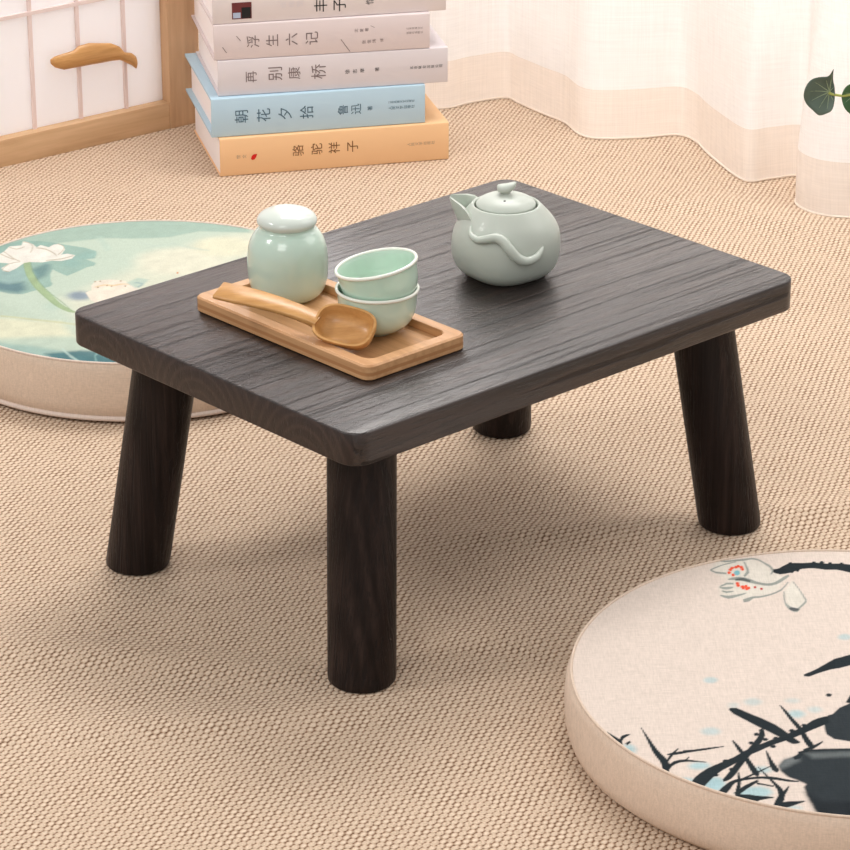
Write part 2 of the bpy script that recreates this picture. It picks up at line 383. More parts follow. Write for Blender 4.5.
# ---------------------------------------------------------------- tea tray
TRX, TRY, TRA = -.068, 2.1286, .7464
tray = thing('tea_tray', 'shallow bamboo tray with rounded corners on the dark low table', 'tray', (TRX, TRY, .2), TRA+math.pi/2)
LX, LY, TZ = .1868, .0932, .0115; rm = .0095
bm = bmesh.new()
loft(bm, [rrect(LX-.003, LY-.003, .006, 0), rrect(LX, LY, .0075, .0012), rrect(LX, LY, .0075, TZ-.0012), rrect(LX-.0024, LY-.0024, .0065, TZ),
          rrect(LX-2*rm, LY-2*rm, .008, TZ), rrect(LX-2*rm-.0012, LY-2*rm-.0012, .0078, TZ-.0008), rrect(LX-2*rm-.002, LY-2*rm-.002, .0075, TZ-.0060), rrect(LX-2*rm-.005, LY-2*rm-.005, .006, TZ-.0068)])
bm_obj('tray_board', bm, M_bamboo, tray, angle=35)
ZF = .2+TZ-.0068

# ---------------------------------------------------------------- tea jar
jar = thing('tea_jar', 'pale green glazed tea jar with a domed white lid on the bamboo tray', 'jar', (-.0982, 2.1797, ZF))
bm = lathe([(0, .0015), (.010, .0012), (.015, 0), (.0175, .0003), (.022, .0025), (.0258, .0070), (.0280, .0130), (.0289, .0215), (.0290, .0300), (.0280, .0390), (.0258, .0455), (.0225, .0505), (.0196, .0530), (.0190, .0555), (.0170, .0560), (.0165, .0530), (.015, .0520), (0, .0520)], 72, 5)
bm_obj('jar_body', bm, M_jar, jar, angle=80)
bm = lathe([(0, .0530), (.0150, .0528), (.0180, .0542), (.0203, .0558), (.0214, .0577), (.0213, .0598), (.0196, .0624), (.0160, .0648), (.0105, .0667), (.0050, .0675), (0, .0677)], 72, 4)
bm_obj('jar_lid', bm, M_lid, jar, angle=80)

# ---------------------------------------------------------------- cups
def make_cup():
    c = thing('tea_cup', None, 'cup', group='celadon tea cups stacked on the tray')
    prof = [(0, .0012), (.0072, .0012), (.0080, 0), (.0098, .0002), (.0112, .0016), (.0175, .0045), (.0227, .0088), (.0256, .0135), (.0271, .0190), (.0277, .0255), (.0283, .0305)]
    inn = [(.0268, .0306), (.0262, .0255), (.0256, .0192), (.0240, .0142), (.0212, .0098), (.0160, .0063), (.008, .0044), (0, .0042)]
    bm = lathe(prof, 72, 3); 
    me1 = bm; 
    # outer skin then inner skin joined over the lip
    q = bmesh.new(); lathe(prof + [(.0288, .0326), (.0278, .0330)] + inn, 72, 3, q); bm.free()
    bm_obj('cup_bowl', q, M_cup, c, angle=80)
    q = bmesh.new(); L = []
    for a in range(11):
        t = 2*math.pi*a/10; rr_ = .0284+.0012*math.cos(t); z = .0326+.0013*math.sin(t)
        L.append([(rr_*math.cos(2*math.pi*k/72), rr_*math.sin(2*math.pi*k/72), z) for k in range(72)])
    L = L[:-1]; vs = [[q.verts.new(p) for p in l] for l in L]
    for i in range(10):
        A, B = vs[i], vs[(i+1) % 10]
        for k in range(72): q.faces.new((A[k], A[(k+1) % 72], B[(k+1) % 72], B[k]))
    bm_obj('cup_rim', q, M_rim, c, angle=80, label='pale cream rim')
    return c
cup = make_cup(); cup.location = (-.0332, 2.1114, ZF)
cup['label'] = 'lower green celadon tea cup, standing on the tray under the other'
def copy_tree(o, parent=None):
    c = o.copy(); col.objects.link(c)
    if parent: c.parent = parent
    for ch in o.children: copy_tree(ch, c)
    return c
cup2 = copy_tree(cup); cup2['label'] = 'upper green celadon tea cup, tilted and nested in the other'
cup2.rotation_euler = (R(-1), R(-10.5), 0); cup2.location = (-.0332+.0052, 2.1114, ZF+.0180)

# ---------------------------------------------------------------- scoop
sc = thing('tea_scoop', 'small wooden tea scoop with a flat handle lying across the tray', 'scoop', (-.0555, 2.0768, .2235))
Mx = Matrix.Rotation(-.42, 4, 'Z') @ Matrix.Rotation(.10, 4, 'Y') @ Matrix.Rotation(.62, 4, 'X')
bm = bmesh.new(); BL, BW, K = .0445, .0318, 3.2
def sel(s, z, dx=0): return [(x+dx, y, zz) for x, y, zz in superell(BL*s, BW*s, K, z)]
def sel2(l, w_, z, k=3.0): return superell(l, w_, k, z)
loft(bm, [sel2(.026, .012, -.0125), sel2(.033, .019, -.0120), sel2(.0392, .0255, -.0095), sel2(.0428, .0298, -.0050), sel2(BL, BW, -.0008), sel2(BL-.0006, BW-.0006, .0003), sel2(BL-.0036, BW-.0036, .0003), sel2(BL-.0046, BW-.0046, -.0012), sel2(.0382, .0252, -.0048), sel2(.0345, .0212, -.0082), sel2(.028, .015, -.0101), sel2(.018, .008, -.0104)])
bmesh.ops.transform(bm, matrix=Mx, verts=bm.verts)
bm_obj('scoop_bowl', bm, M_scoop, sc, angle=60)
bm = bmesh.new(); Mh = Matrix.Rotation(-.42, 4, 'Z') @ Matrix.Rotation(.115, 4, 'Y') @ Matrix.Rotation(.30, 4, 'X')
L = []
for x, w_, z, th in ((-.0195, .0125, -.0035, .0055), (-.026, .0125, -.0020, .0050), (-.035, .0135, -.0004, .0042), (-.050, .0150, .0010, .0036), (-.066, .0168, .0010, .0032), (-.080, .0180, .0002, .0030), (-.0965, .0178, -.0010, .0028), (-.0978, .0168, -.0010, .0022)):
    L.append([(x, y, z+zz) for y, zz in ((-w_/2, -th/2+.0006), (-w_/2+.0006, -th/2), (w_/2-.0006, -th/2), (w_/2, -th/2+.0006), (w_/2, th/2-.0006), (w_/2-.0006, th/2), (-w_/2+.0006, th/2), (-w_/2, th/2-.0006))])
loft(bm, L); bmesh.ops.transform(bm, matrix=Mh, verts=bm.verts)
bm_obj('scoop_handle', bm, M_scoop, sc, angle=50)

# ---------------------------------------------------------------- teapot
PX, PY = .0590, 2.2400
pot = thing('teapot', 'grey green matte teapot with a wavy side handle on the dark table', 'teapot', (PX, PY, .2))
def R_body(z):
    pr = [(.0, .0265), (.0025, .0310), (.0085, .0358), (.0170, .0390), (.0250, .0396), (.0340, .0380), (.0420, .0345), (.0490, .0295), (.0535, .0252)]
    for (z0, r0), (z1, r1) in zip(pr, pr[1:]):
        if z <= z1: return r0+(r1-r0)*(z-z0)/(z1-z0)
    return .0252
prof = [(0, .0010), (.022, .0010), (.0245, .0000), (.0280, .0010), (.0325, .0042), (.0362, .0090), (.0388, .0165), (.0396, .0250), (.0382, .0340), (.0348, .0418), (.0300, .0484), (.0262, .0528), (.0246, .0543), (.0234, .0540), (.0230, .0525), (.0235, .0480), (.030, .038), (.034, .025), (.030, .010), (.018, .004), (0, .004)]
bm = lathe(prof, 80, 4)
for v in bm.verts:      # soft squarish foot and a fuller right shoulder
    z = v.co.z; k = math.exp(-((z-.038)/.014)**2)
    if v.co.x > 0: v.co.x *= 1+.035*k
    kb = max(0, 1-z/.024); th_ = math.atan2(v.co.y, v.co.x); f_ = 1+.05*kb*math.cos(4*(th_-R(-98))); v.co.x *= f_; v.co.y *= f_
bm_obj('pot_body', bm, M_pot, pot, angle=80)
# spout: an open-topped beak
bm = bmesh.new(); loops = []
tip = Vector((.0190-PX, 2.2480-PY, .0572)); d = Vector((tip.x, tip.y, 0)).normalized(); s = Vector((-d.y, d.x, 0))
path = [(.0170, .0180, .0270, .0300), (.0215, .0235, .0225, .0260), (.0265, .0308, .0180, .0190), (.0312, .0380, .0136, .0135), (.0354, .0450, .0094, .0090), (.0388, .0505, .0060, .0055), (.0403, .0535, .0040, .0034), (.0414, .0556, .0020, .0016)]
def beak(scale, lift):
    out = []
    for q, z, wd, dp in path:
        ztop = float(np.interp(q, (.017, .0215, .0265, .0312, .0414), (.0430, .0475, .0530, .0552, .0576))); ring = []
        for k in range(17):
            a = math.pi*k/16; cx = math.cos(a); sy = math.sin(a)
            ring.append(d*(q) + s*(cx*wd*scale) + Vector((0, 0, ztop-(ztop-z+dp*.55)*scale*(sy**.75)+lift)))
        out.append(ring)
    return out
o_, i_ = beak(1, 0), beak(.78, .0002)
full = [[*map(tuple, a), *map(tuple, b[::-1])] for a, b in zip(o_, i_)]
loft(bm, full, True, True)
bm_obj('spout', bm, M_pot, pot, angle=70)
# wavy applied handle: follows the belly on the side that faces the front
bm = bmesh.new(); pth = []
for ang, z, off in ((-141, .0440, .0002), (-136, .0408, .0012), (-131, .0389, .0018), (-122, .0378, .0022), (-112, .0394, .0026), (-102, .0408, .0028), (-94, .0388, .0030), (-87, .0334, .0032), (-79, .0270, .0032), (-70, .0243, .0030), (-60, .0256, .0024), (-52, .0290, .0014), (-48, .0315, .0004)):
    rr_ = R_body(z)+off; pth.append((rr_*math.cos(R(ang)), rr_*math.sin(R(ang)), z))
tube(bm, pth, [.0010, .0018, .0024, .0028, .0032, .0036, .0038, .0039, .0038, .0034, .0028, .0019, .0009], 16, 5, up=(0, -1, 0))
bm_obj('side_handle', bm, M_pot, pot, angle=80)
bm = lathe([(0, .0500), (.0205, .0500), (.0214, .0520), (.0219, .0538), (.0214, .0553), (.0185, .0578), (.0130, .0602), (.0060, .0618), (0, .0622)], 72, 4)
lid = bm_obj('pot_lid', bm, M_pot, pot, angle=80)
bm = bmesh.new()
tube(bm, [(0, 0, .0610), (.0002, 0, .0630), (.0006, 0, .0650)], [.0042, .0030, .0034], 16, 4, up=(0, 1, 0))
L = []
for x, z, w_, h in ((-.0066, .0668, .0012, .0010), (-.0058, .0662, .0038, .0026), (-.0030, .0656, .0052, .0036), (.0005, .0658, .0054, .0038), (.0035, .0670, .0048, .0034), (.0060, .0686, .0036, .0024), (.0074, .0698, .0012, .0009)):
    L.append([(x, w_*math.cos(2*math.pi*k/16), z+h*math.sin(2*math.pi*k/16)) for k in range(16)])
loft(bm, L); bm_obj('knob', bm, M_pot, lid, angle=80)
bm = bmesh.new(); bmesh.ops.create_uvsphere(bm, u_segments=12, v_segments=8, radius=.0011); bmesh.ops.transform(bm, matrix=Matrix.Translation((-.0012, -.0118, .0603)) @ Matrix.Diagonal((1, 1, .45, 1)), verts=bm.verts)
bm_obj('steam_hole', bm, M_hole, lid)

# ---------------------------------------------------------------- cushions
INK_LOTUS = [
 ((0.36,0.53,0.56),0.65,2,[1.8,49.5,0.6,46.9,-1.8,45.2,-4.6,45.2,-6.7,46.9,-7.2,49.5,-6.1,52.1,-3.6,53.7,-0.8,53.7,1.2,52.1]),
 ((0.36,0.53,0.56),0.65,2,[-93.2,-11.3,-94.3,-13.9,-96.7,-15.5,-99.6,-15.5,-101.8,-13.9,-102.4,-11.3,-101.4,-8.7,-98.9,-7,-96,-7,-93.9,-8.7]),
 ((0.36,0.53,0.56),0.5,3,[-67.4,-41.8,-68.7,-44.6,-71.6,-46.3,-75,-46.3,-77.6,-44.6,-78.4,-41.8,-77.1,-38.9,-74.2,-37.2,-70.8,-37.2,-68.2,-38.9]),
 ((0.36,0.53,0.56),0.4,3,[-82.5,-46.6,-83.3,-48.7,-85.1,-50,-87.2,-50,-88.8,-48.7,-89.3,-46.6,-88.5,-44.5,-86.6,-43.1,-84.5,-43.1,-82.9,-44.5]),
 ((0.36,0.53,0.56),0.4,3,[-42.5,-40.6,-43.6,-42.5,-46,-43.8,-48.8,-43.8,-51,-42.5,-51.7,-40.6,-50.6,-38.6,-48.2,-37.3,-45.4,-37.3,-43.2,-38.6]),
 ((0.36,0.53,0.56),0.8,3,[-41.3,-59.2,-42.7,-62.3,-45.6,-64.2,-49,-64.2,-51.5,-62.3,-52.2,-59.2,-50.9,-56.2,-47.9,-54.2,-44.6,-54.2,-42.1,-56.2]),
 ((0.36,0.53,0.56),0.5,3,[-29.6,-52.6,-30.8,-55.1,-33.2,-56.6,-36,-56.6,-38.1,-55.1,-38.7,-52.6,-37.6,-50,-35.1,-48.5,-32.3,-48.5,-30.2,-50]),
 ((0.36,0.53,0.56),0.6,3,[-97.3,-80.9,-98.7,-83.9,-101.9,-85.7,-105.7,-85.7,-108.7,-83.9,-109.6,-80.9,-108.2,-77.9,-105,-76,-101.1,-76,-98.2,-77.9]),
 ((0.36,0.53,0.56),0.8,3,[-69.6,-129.9,-70.9,-132.2,-74.1,-133.7,-77.8,-133.7,-80.7,-132.2,-81.6,-129.9,-80.3,-127.5,-77.1,-126,-73.4,-126,-70.5,-127.5]),
 ((0.36,0.53,0.56),0.9,3,[-99.5,-146.5,-101.1,-151.1,-104.6,-154,-108.6,-154,-111.7,-151.1,-112.6,-146.5,-110.9,-141.8,-107.4,-138.9,-103.4,-138.9,-100.3,-141.8]),
 ((0.36,0.53,0.56),0.9,3,[-71.7,-157.4,-74.2,-161.7,-79.9,-164.4,-86.5,-164.4,-91.7,-161.7,-93.4,-157.4,-90.9,-153,-85.2,-150.3,-78.5,-150.3,-73.4,-153]),
 ((0.36,0.53,0.56),0.6,3,[-55.3,-175.7,-56.7,-177.7,-60,-179,-64,-179,-67.1,-177.7,-68.1,-175.7,-66.7,-173.7,-63.4,-172.4,-59.4,-172.4,-56.3,-173.7]),
 ((0.36,0.53,0.56),0.9,3,[-152.2,-102.8,-153.4,-106.8,-156.1,-109.3,-159.1,-109.3,-161.5,-106.8,-162.2,-102.8,-161,-98.8,-158.4,-96.3,-155.3,-96.3,-152.9,-98.8]),
 ((0.36,0.53,0.56),0.9,3,[-107.3,-124.3,-108.8,-126.9,-112.2,-128.5,-116.3,-128.5,-119.5,-126.9,-120.5,-124.3,-119.1,-121.6,-115.6,-120,-111.5,-120,-108.4,-121.6]),
 ((0.36,0.53,0.56),0.9,3,[-118.6,-142.1,-119.8,-144.1,-122.6,-145.4,-126,-145.4,-128.6,-144.1,-129.5,-142.1,-128.3,-140,-125.5,-138.7,-122.1,-138.7,-119.5,-140]),
 ((0.36,0.53,0.56),0.8,3,[-100.9,-146.5,-102.5,-151.4,-105.7,-154.4,-109.4,-154.4,-112.2,-151.4,-112.9,-146.5,-111.4,-141.5,-108.1,-138.5,-104.4,-138.5,-101.7,-141.5]),
 ((0.66,0.66,0.58),0.55,3,[-84.3,156.6,-77.9,172.9,-65.5,172.3,-54,175.2,-44.8,166.6,-40.9,153.7,-33.5,143.8,-40.6,121.5,-61.5,107.7,-80.4,113.2,-80.4,128.4,-73.3,139.6]),
 ((0.66,0.66,0.58),0.6,2,[-36.5,120.1,-29.3,136.8,-25.7,124.2,-22.5,105,-30.6,89.2,-36.9,98.2]),
 ((0.24,0.27,0.245),0.9,0.5,[-78.7,172.9,-76.5,171.1,-73.3,169.5,-69.4,169.9,-65.6,170.9,-62.3,171.3,-59.2,171.8,-56.5,173,-54.1,173.8,-51.8,173.4,-49.5,172,-47.3,169,-45.3,165.4,-43.6,162.3,-42.4,159.5,-41.8,156.4,-41.6,153.9,-42.3,151.1,-43.2,148.6,-42.7,147.5,-41.4,149.8,-40.2,153.6,-40.1,158.1,-40.9,162.2,-42.5,165.2,-44.4,167.8,-46.5,171.3,-48.9,174.4,-51.3,176.1,-53.9,176.7,-56.4,176.2,-59.1,175.2,-62.1,174.5,-65.4,173.8,-69.3,172.8,-73,172.3,-76.1,173.4,-78.3,174.6]),
 ((0.24,0.27,0.245),0.9,0.5,[-84.1,155.7,-81.9,157.9,-78.8,160.8,-75.6,163.4,-72.2,165.7,-68.2,167.8,-65.1,169.3,-65.1,170.7,-68.3,169.4,-72.3,167.4,-75.7,165.1,-79,162.6,-82.1,159.8,-84.4,157.5]),
 ((0.24,0.27,0.245),0.9,0.5,[-84.6,155.7,-83.3,153.5,-81.1,150.9,-77.2,149.8,-73.8,149.3,-73.5,151.9,-76.9,152.6,-80.6,153.7,-82.7,155.6,-84,157.4]),
 ((0.24,0.27,0.245),0.9,0.5,[-60,169.5,-59.6,165.4,-59.3,160.3,-59.3,156,-59.6,153.1,-60.7,150.1,-62,147.3,-61.3,144.8,-59.6,147.2,-57.6,151.5,-57.3,156.8,-57.8,161.4,-58.4,166.5,-59,170.5]),
 ((0.24,0.27,0.245),0.9,0.5,[-73.2,139.9,-70,140,-66,139.6,-62.5,137.8,-59.2,135.8,-56.8,134.6,-54.4,133.5,-50.9,131.5,-47.2,130.1,-43.9,130.2,-40.5,131.9,-36.6,135.9,-33.2,140.3,-31.1,143.3,-29.9,145.4,-30.3,147.9,-31.7,146.8,-34,144.5,-37.3,140.2,-40.8,136.1,-43.7,134.3,-46.7,134,-50.2,135.2,-53.6,137.3,-55.8,139.5,-58,141.7,-61.4,143.9,-65.3,145.2,-69.8,143.9,-73.2,142.1]),
 ((0.24,0.27,0.245),0.9,0.5,[-80.3,127.7,-77.9,130.1,-75,132.4,-72.4,132.7,-70.3,132.6,-69.9,135.4,-72.1,135.9,-75.1,135.6,-78.2,132.3,-80.5,129.1]),
 ((0.24,0.27,0.245),0.9,0.5,[-80.6,126.7,-78.6,125.3,-75.8,124.2,-72.8,125.6,-70.6,127.3,-70.6,129.5,-72.8,129.1,-75.5,128.7,-78.2,128.5,-80.3,128.4]),
 ((0.24,0.27,0.245),0.9,0.5,[-79.3,121.2,-78.2,119.7,-76.4,118.4,-73.6,119.4,-71.2,120.8,-71.2,122.2,-73.5,121.9,-76,121.7,-77.7,122.2,-78.9,122.8]),
 ((0.24,0.27,0.245),0.9,0.5,[-81.2,113.5,-79,111.2,-75.9,109.3,-72.6,110.5,-69.3,112.8,-65.7,115.5,-62.8,117.8,-62.9,119.6,-65.8,118.1,-69.4,116.3,-72.6,115,-75.5,114.3,-78.4,114.8,-80.7,115.6]),
 ((0.24,0.27,0.245),0.9,0.5,[-65.8,103.9,-64.1,104.3,-61.8,105.4,-60.1,107.9,-58.6,110.1,-56.5,110.7,-53.8,111.1,-50.1,112.6,-46,114.8,-41.9,117.7,-37.8,121.8,-34.2,128.8,-31.6,134.8,-32.1,136,-34.8,130.3,-38.3,123.9,-42.1,120,-46.1,117.1,-50.1,115.2,-53.6,114.1,-56.3,113.8,-58.7,113.5,-60.7,112.3,-62.2,111.1,-64.2,109.8,-65.8,108.8]),
 ((0.24,0.27,0.245),0.9,0.5,[-36.9,120,-37.5,114.4,-37.9,107.5,-38,102.1,-37.6,97.2,-36.4,92.7,-34.8,89.3,-32.8,87.4,-30.6,87.4,-29,89.9,-27.9,93.1,-25.1,97.6,-22.4,102.9,-22.1,107.3,-23,111,-24,117.4,-25.4,124.6,-27,131.8,-28.4,137.2,-28.9,136.3,-27.6,131,-26,123.8,-24.8,116.5,-24,109.9,-23.4,106.2,-23.6,104.3,-25.8,99.7,-28.6,95,-30,92.8,-30.4,92.7,-31.5,93.3,-33.1,94.6,-34.8,96.4,-36.2,99.1,-36.8,103,-36.8,107.9,-36.5,114.6,-36.1,120.1]),
 ((0.09,0.1,0.1),1,0.5,[-35.9,91.4,-34.8,90,-33.2,88.7,-31.1,88.9,-29.4,89.5,-29,92.2,-30.5,93.1,-32.3,94.1,-34,94.2,-35.4,94.1]),
 ((0.1,0.115,0.11),1,0.5,[-68.4,139,-65.9,139.1,-63,138.8,-60.5,137.6,-58.4,136.3,-57.8,139,-59.7,141.2,-62.4,143.2,-65.7,142.8,-68.2,141.8]),
 ((0.75,0.08,0.03),1,0.4,[-69,156.6,-69.9,154.4,-71.2,154.4,-71.7,156.6,-70.9,158.8,-69.5,158.8]),
 ((0.75,0.08,0.03),1,0.4,[-70.3,151.7,-71.2,149.5,-72.5,149.5,-73,151.7,-72.1,154,-70.8,154]),
 ((0.75,0.08,0.03),1,0.4,[-67.8,148.1,-68.6,145.9,-70,145.9,-70.5,148.1,-69.6,150.3,-68.3,150.3]),
 ((0.75,0.08,0.03),1,0.4,[-67.5,159.4,-68.4,157.2,-69.8,157.2,-70.2,159.4,-69.4,161.6,-68,161.6]),
 ((0.75,0.08,0.03),1,0.4,[-64.8,160.8,-65.7,158.6,-67,158.6,-67.5,160.8,-66.6,163.1,-65.3,163.1]),
 ((0.75,0.08,0.03),1,0.4,[-62.9,162.3,-63.8,160.1,-65.2,160.1,-65.6,162.3,-64.8,164.5,-63.4,164.5]),
 ((0.75,0.08,0.03),1,0.4,[-60.9,160.8,-61.8,158.6,-63.2,158.6,-63.7,160.8,-62.8,163.1,-61.4,163.1]),
 ((0.75,0.08,0.03),1,0.4,[-60.4,157.4,-61.2,155.2,-62.6,155.2,-63.1,157.4,-62.2,159.6,-60.8,159.6]),
 ((0.75,0.08,0.03),1,0.4,[-66,134.5,-66.9,132.4,-68.2,132.4,-68.7,134.5,-67.8,136.7,-66.5,136.7]),
 ((0.75,0.08,0.03),1,0.4,[-65.7,131.2,-66.6,129,-67.9,129,-68.4,131.2,-67.5,133.4,-66.2,133.4]),
 ((0.75,0.08,0.03),1,0.4,[-63,129.2,-63.9,127.1,-65.3,127.1,-65.7,129.2,-64.9,131.4,-63.5,131.4]),
 ((0.75,0.08,0.03),1,0.4,[-60.5,129.8,-61.4,127.6,-62.8,127.6,-63.2,129.8,-62.4,132,-61,132]),
 ((0.75,0.08,0.03),1,0.4,[-59,127,-59.8,124.9,-61.2,124.9,-61.6,127,-60.8,129.2,-59.4,129.2]),
 ((0.75,0.08,0.03),1,0.4,[-62.6,127,-63.5,124.9,-64.8,124.9,-65.3,127,-64.5,129.2,-63.1,129.2]),
 ((0.75,0.08,0.03),1,0.4,[-60.4,125.6,-61.3,123.5,-62.6,123.5,-63.1,125.6,-62.2,127.8,-60.9,127.8]),
 ((0.45,0.04,0.03),1,0.4,[-54.5,128.4,-55.2,126.7,-56.3,126.7,-56.7,128.4,-56,130.1,-54.9,130.1]),
 ((0.45,0.04,0.03),1,0.4,[-50.4,125.6,-51.1,123.9,-52.2,123.9,-52.6,125.6,-51.9,127.3,-50.8,127.3]),
 ((0.2,0.45,0.5),1,0.6,[-63.9,151.5,-64.8,148.4,-66.5,147.2,-67.9,148.4,-68.3,151.5,-67.4,154.5,-65.7,155.7,-64.3,154.5]),
 ((0.014,0.021,0.025),1,0.4,[-40.9,152,-39.3,150,-36.4,148.3,-32.7,149.1,-29.3,150.6,-26.8,152.3,-24.4,154.3,-22.2,156.1,-19.5,157.5,-15.4,158.3,-11,158.3,-6.9,157.1,-2.7,155.7,1.2,155.8,4.8,155.7,8.3,153.9,12.6,151.4,17.8,149.3,25.4,145.8,39.9,137.6,52.9,130.1,55.5,140.7,42.8,149.3,28.3,158.8,20.5,162.8,15.1,164.6,10.4,165.7,6.3,166.1,2.4,166,-1.2,166.1,-5.2,167,-9.7,168,-14.5,167.6,-18.8,167.1,-21.7,167.4,-24.1,167.4,-26.9,166.9,-29.8,165.4,-33.2,161.9,-36,158.6,-38.2,157.4,-39.9,157.1]),
 ((0.014,0.021,0.025),1,0.4,[-8.9,166.6,-10.1,163.6,-11.8,163.6,-12.4,166.6,-11.2,169.6,-9.4,169.6]),
 ((0.014,0.021,0.025),1,0.4,[-3.2,167.4,-4.4,164.5,-6.1,164.5,-6.7,167.4,-5.4,170.4,-3.7,170.4]),
 ((0.014,0.021,0.025),1,0.4,[2.6,165.4,1.4,162.5,-0.4,162.5,-0.9,165.4,0.3,168.4,2.1,168.4]),
 ((0.014,0.021,0.025),1,0.4,[10.5,164.9,9.3,161.9,7.5,161.9,7,164.9,8.2,167.8,10,167.8]),
 ((0.014,0.021,0.025),1,0.4,[-25.5,165.4,-26.7,162.5,-28.5,162.5,-29,165.4,-27.8,168.4,-26.1,168.4]),
 ((0.014,0.021,0.025),1,0.4,[-21.6,155.7,-22.8,152.8,-24.5,152.8,-25.1,155.7,-23.9,158.7,-22.2,158.7]),
 ((0.014,0.021,0.025),1,0.4,[-25.8,153.4,-27,150.5,-28.7,150.5,-29.3,153.4,-28.1,156.4,-26.4,156.4]),
 ((0.014,0.021,0.025),1,0.4,[-36.4,-4.6,-34.5,-2.8,-28,2.9,-21.4,10,-13.5,18.1,-2.3,23.7,13.6,28.3,32.9,23.1,31.8,15.5,14,13,-4.1,8.4,-11.5,4.9,-17.5,3.4,-23.7,-0.3,-28.1,-3.3,-32.6,-7.1,-36.1,-6.8]),
 ((0.024,0.032,0.037),1,1.2,[-64.7,-125.4,-61.2,-118,-52.9,-112.6,-48,-107.3,-34.3,-103.9,-17.7,-104.4,-0.7,-101.6,27.4,-99.4,20.7,-185.3,-27.5,-186.1,-46.5,-183.6,-48.5,-172.5,-51.1,-157.4,-51.6,-151.3,-49.9,-147.6,-55,-142.5,-60,-138.7,-63.9,-131.4]),
 ((0.2,0.22,0.22),0.7,3,[-64.6,-124.3,-60,-116.4,-50.6,-111.9,-51.4,-118.7,-58.7,-125.4,-63.4,-128.8]),
 ((0.16,0.18,0.18),0.7,3,[-45.9,-108.5,-18,-107.3,-1.5,-108.5,-2.4,-115.3,-18.8,-114.2,-42.2,-115.3]),
 ((0.012,0.016,0.02),0.9,4,[-51.1,-157.4,-41.5,-168.2,-9.2,-168.2,-11.4,-185.7,-27.5,-185.7,-46.4,-183.2,-48.5,-172.5]),
 ((0.024,0.032,0.037),1,0.5,[-29.8,-69.2,-26.5,-60.2,-23.5,-58.5,-17.9,-49.7,-10.4,-44.2,1.7,-38.1,32.6,-21.1,27.4,-99.4,-5.7,-97.1,-16.6,-95.2,-26.2,-92,-30.5,-85.5,-30.7,-77.4]),
 ((0.014,0.021,0.025),1,0.4,[-13.1,-43,-9.1,-33.3,-2.8,-28.4,6.1,-30.9,-5,-46.6]),
 ((0.014,0.021,0.025),1,0.4,[-89.4,-52.6,-88.2,-54.8,-86.5,-57.8,-83.8,-60.9,-80.5,-64.6,-76.7,-69.4,-72.6,-74.4,-68.5,-79.2,-64.6,-83.6,-61.4,-87.4,-58.6,-90.8,-55.9,-94.4,-53.2,-97.2,-50.4,-97.1,-48.5,-96.1,-48.2,-94.3,-49.4,-92.6,-51,-90,-52.8,-86.7,-55.3,-82.6,-57.9,-78.1,-61,-73.4,-65,-68.6,-69.2,-63.9,-73.6,-59.6,-77.7,-55.7,-81.2,-52.2,-84.3,-49.7,-87,-49.5,-88.9,-50.2]),
 ((0.014,0.021,0.025),1,0.4,[-115.8,-153.6,-114.7,-152,-112.8,-149.1,-109.8,-144,-106.3,-138.3,-103.2,-133.8,-99.8,-129.6,-95.2,-125.4,-90.4,-121.2,-86.5,-116.8,-83.1,-113,-79.8,-110.3,-76,-107.5,-71.2,-103.3,-66.5,-99.2,-62.9,-96.8,-59.4,-94.7,-55.2,-92,-50.9,-89.2,-47.1,-86.4,-43.4,-83.5,-39.5,-80.6,-35.8,-77.9,-32.6,-75.4,-29.9,-73.2,-27.8,-71.3,-26.4,-70,-26.7,-61.2,-28.2,-61.7,-30.5,-62.8,-33.5,-64.6,-37,-67.4,-40.6,-71.6,-44.3,-75.9,-47.8,-79,-51.5,-81.8,-55.7,-85,-59.8,-87.9,-63.3,-90.1,-67.1,-92.6,-72,-96.4,-76.8,-100.4,-80.6,-103.2,-84.2,-106.2,-87.8,-110,-91.5,-113.9,-96.2,-117.6,-101.1,-121.2,-105.1,-124,-109,-127.2,-113.4,-132.1,-117.2,-137.2,-119.5,-141.6,-120.6,-144.5]),
 ((0.014,0.021,0.025),1,0.4,[-72.5,-78.3,-72.5,-81.4,-72.9,-84.5,-74.7,-89.1,-77.2,-94.5,-79.1,-98.4,-81.1,-102.3,-83.6,-107.2,-86.4,-112.8,-89.9,-119.6,-93.3,-126.2,-95.7,-131.1,-97.5,-134.8,-99.5,-138.5,-101,-141.2,-100.6,-143.8,-98.5,-142.8,-95.6,-140.5,-93.1,-136.4,-90.6,-131.3,-87.4,-124.6,-84.1,-117.8,-81.2,-112.5,-78.6,-107.8,-76.5,-103.9,-74.4,-99.6,-71.8,-93.5,-69.4,-86.5,-69.2,-80.1,-69.8,-76.4]),
 ((0.014,0.021,0.025),1,0.4,[-56.3,-47,-55.6,-50.8,-54.5,-56.1,-53.1,-62,-51.4,-68.4,-49.3,-75.1,-47.5,-81.5,-46.5,-87.5,-45.7,-93.3,-44.4,-98.4,-43,-101.9,-41.6,-103.1,-40.6,-103,-39.7,-100.3,-39.8,-98.9,-40.1,-96.8,-41.1,-93.5,-42.3,-89.3,-43.4,-84.1,-44.8,-77.9,-47,-71.4,-49.3,-65.2,-51.2,-59.2,-52.9,-53.8,-54.6,-49.3,-55.8,-46.2]),
 ((0.014,0.021,0.025),1,0.4,[-47.1,-106.2,-44.3,-105.4,-40.5,-103.6,-36.6,-99.4,-33.7,-95.5,-33.9,-94,-37,-96.6,-40.8,-99.7,-44.4,-102.1,-47.2,-103.9]),
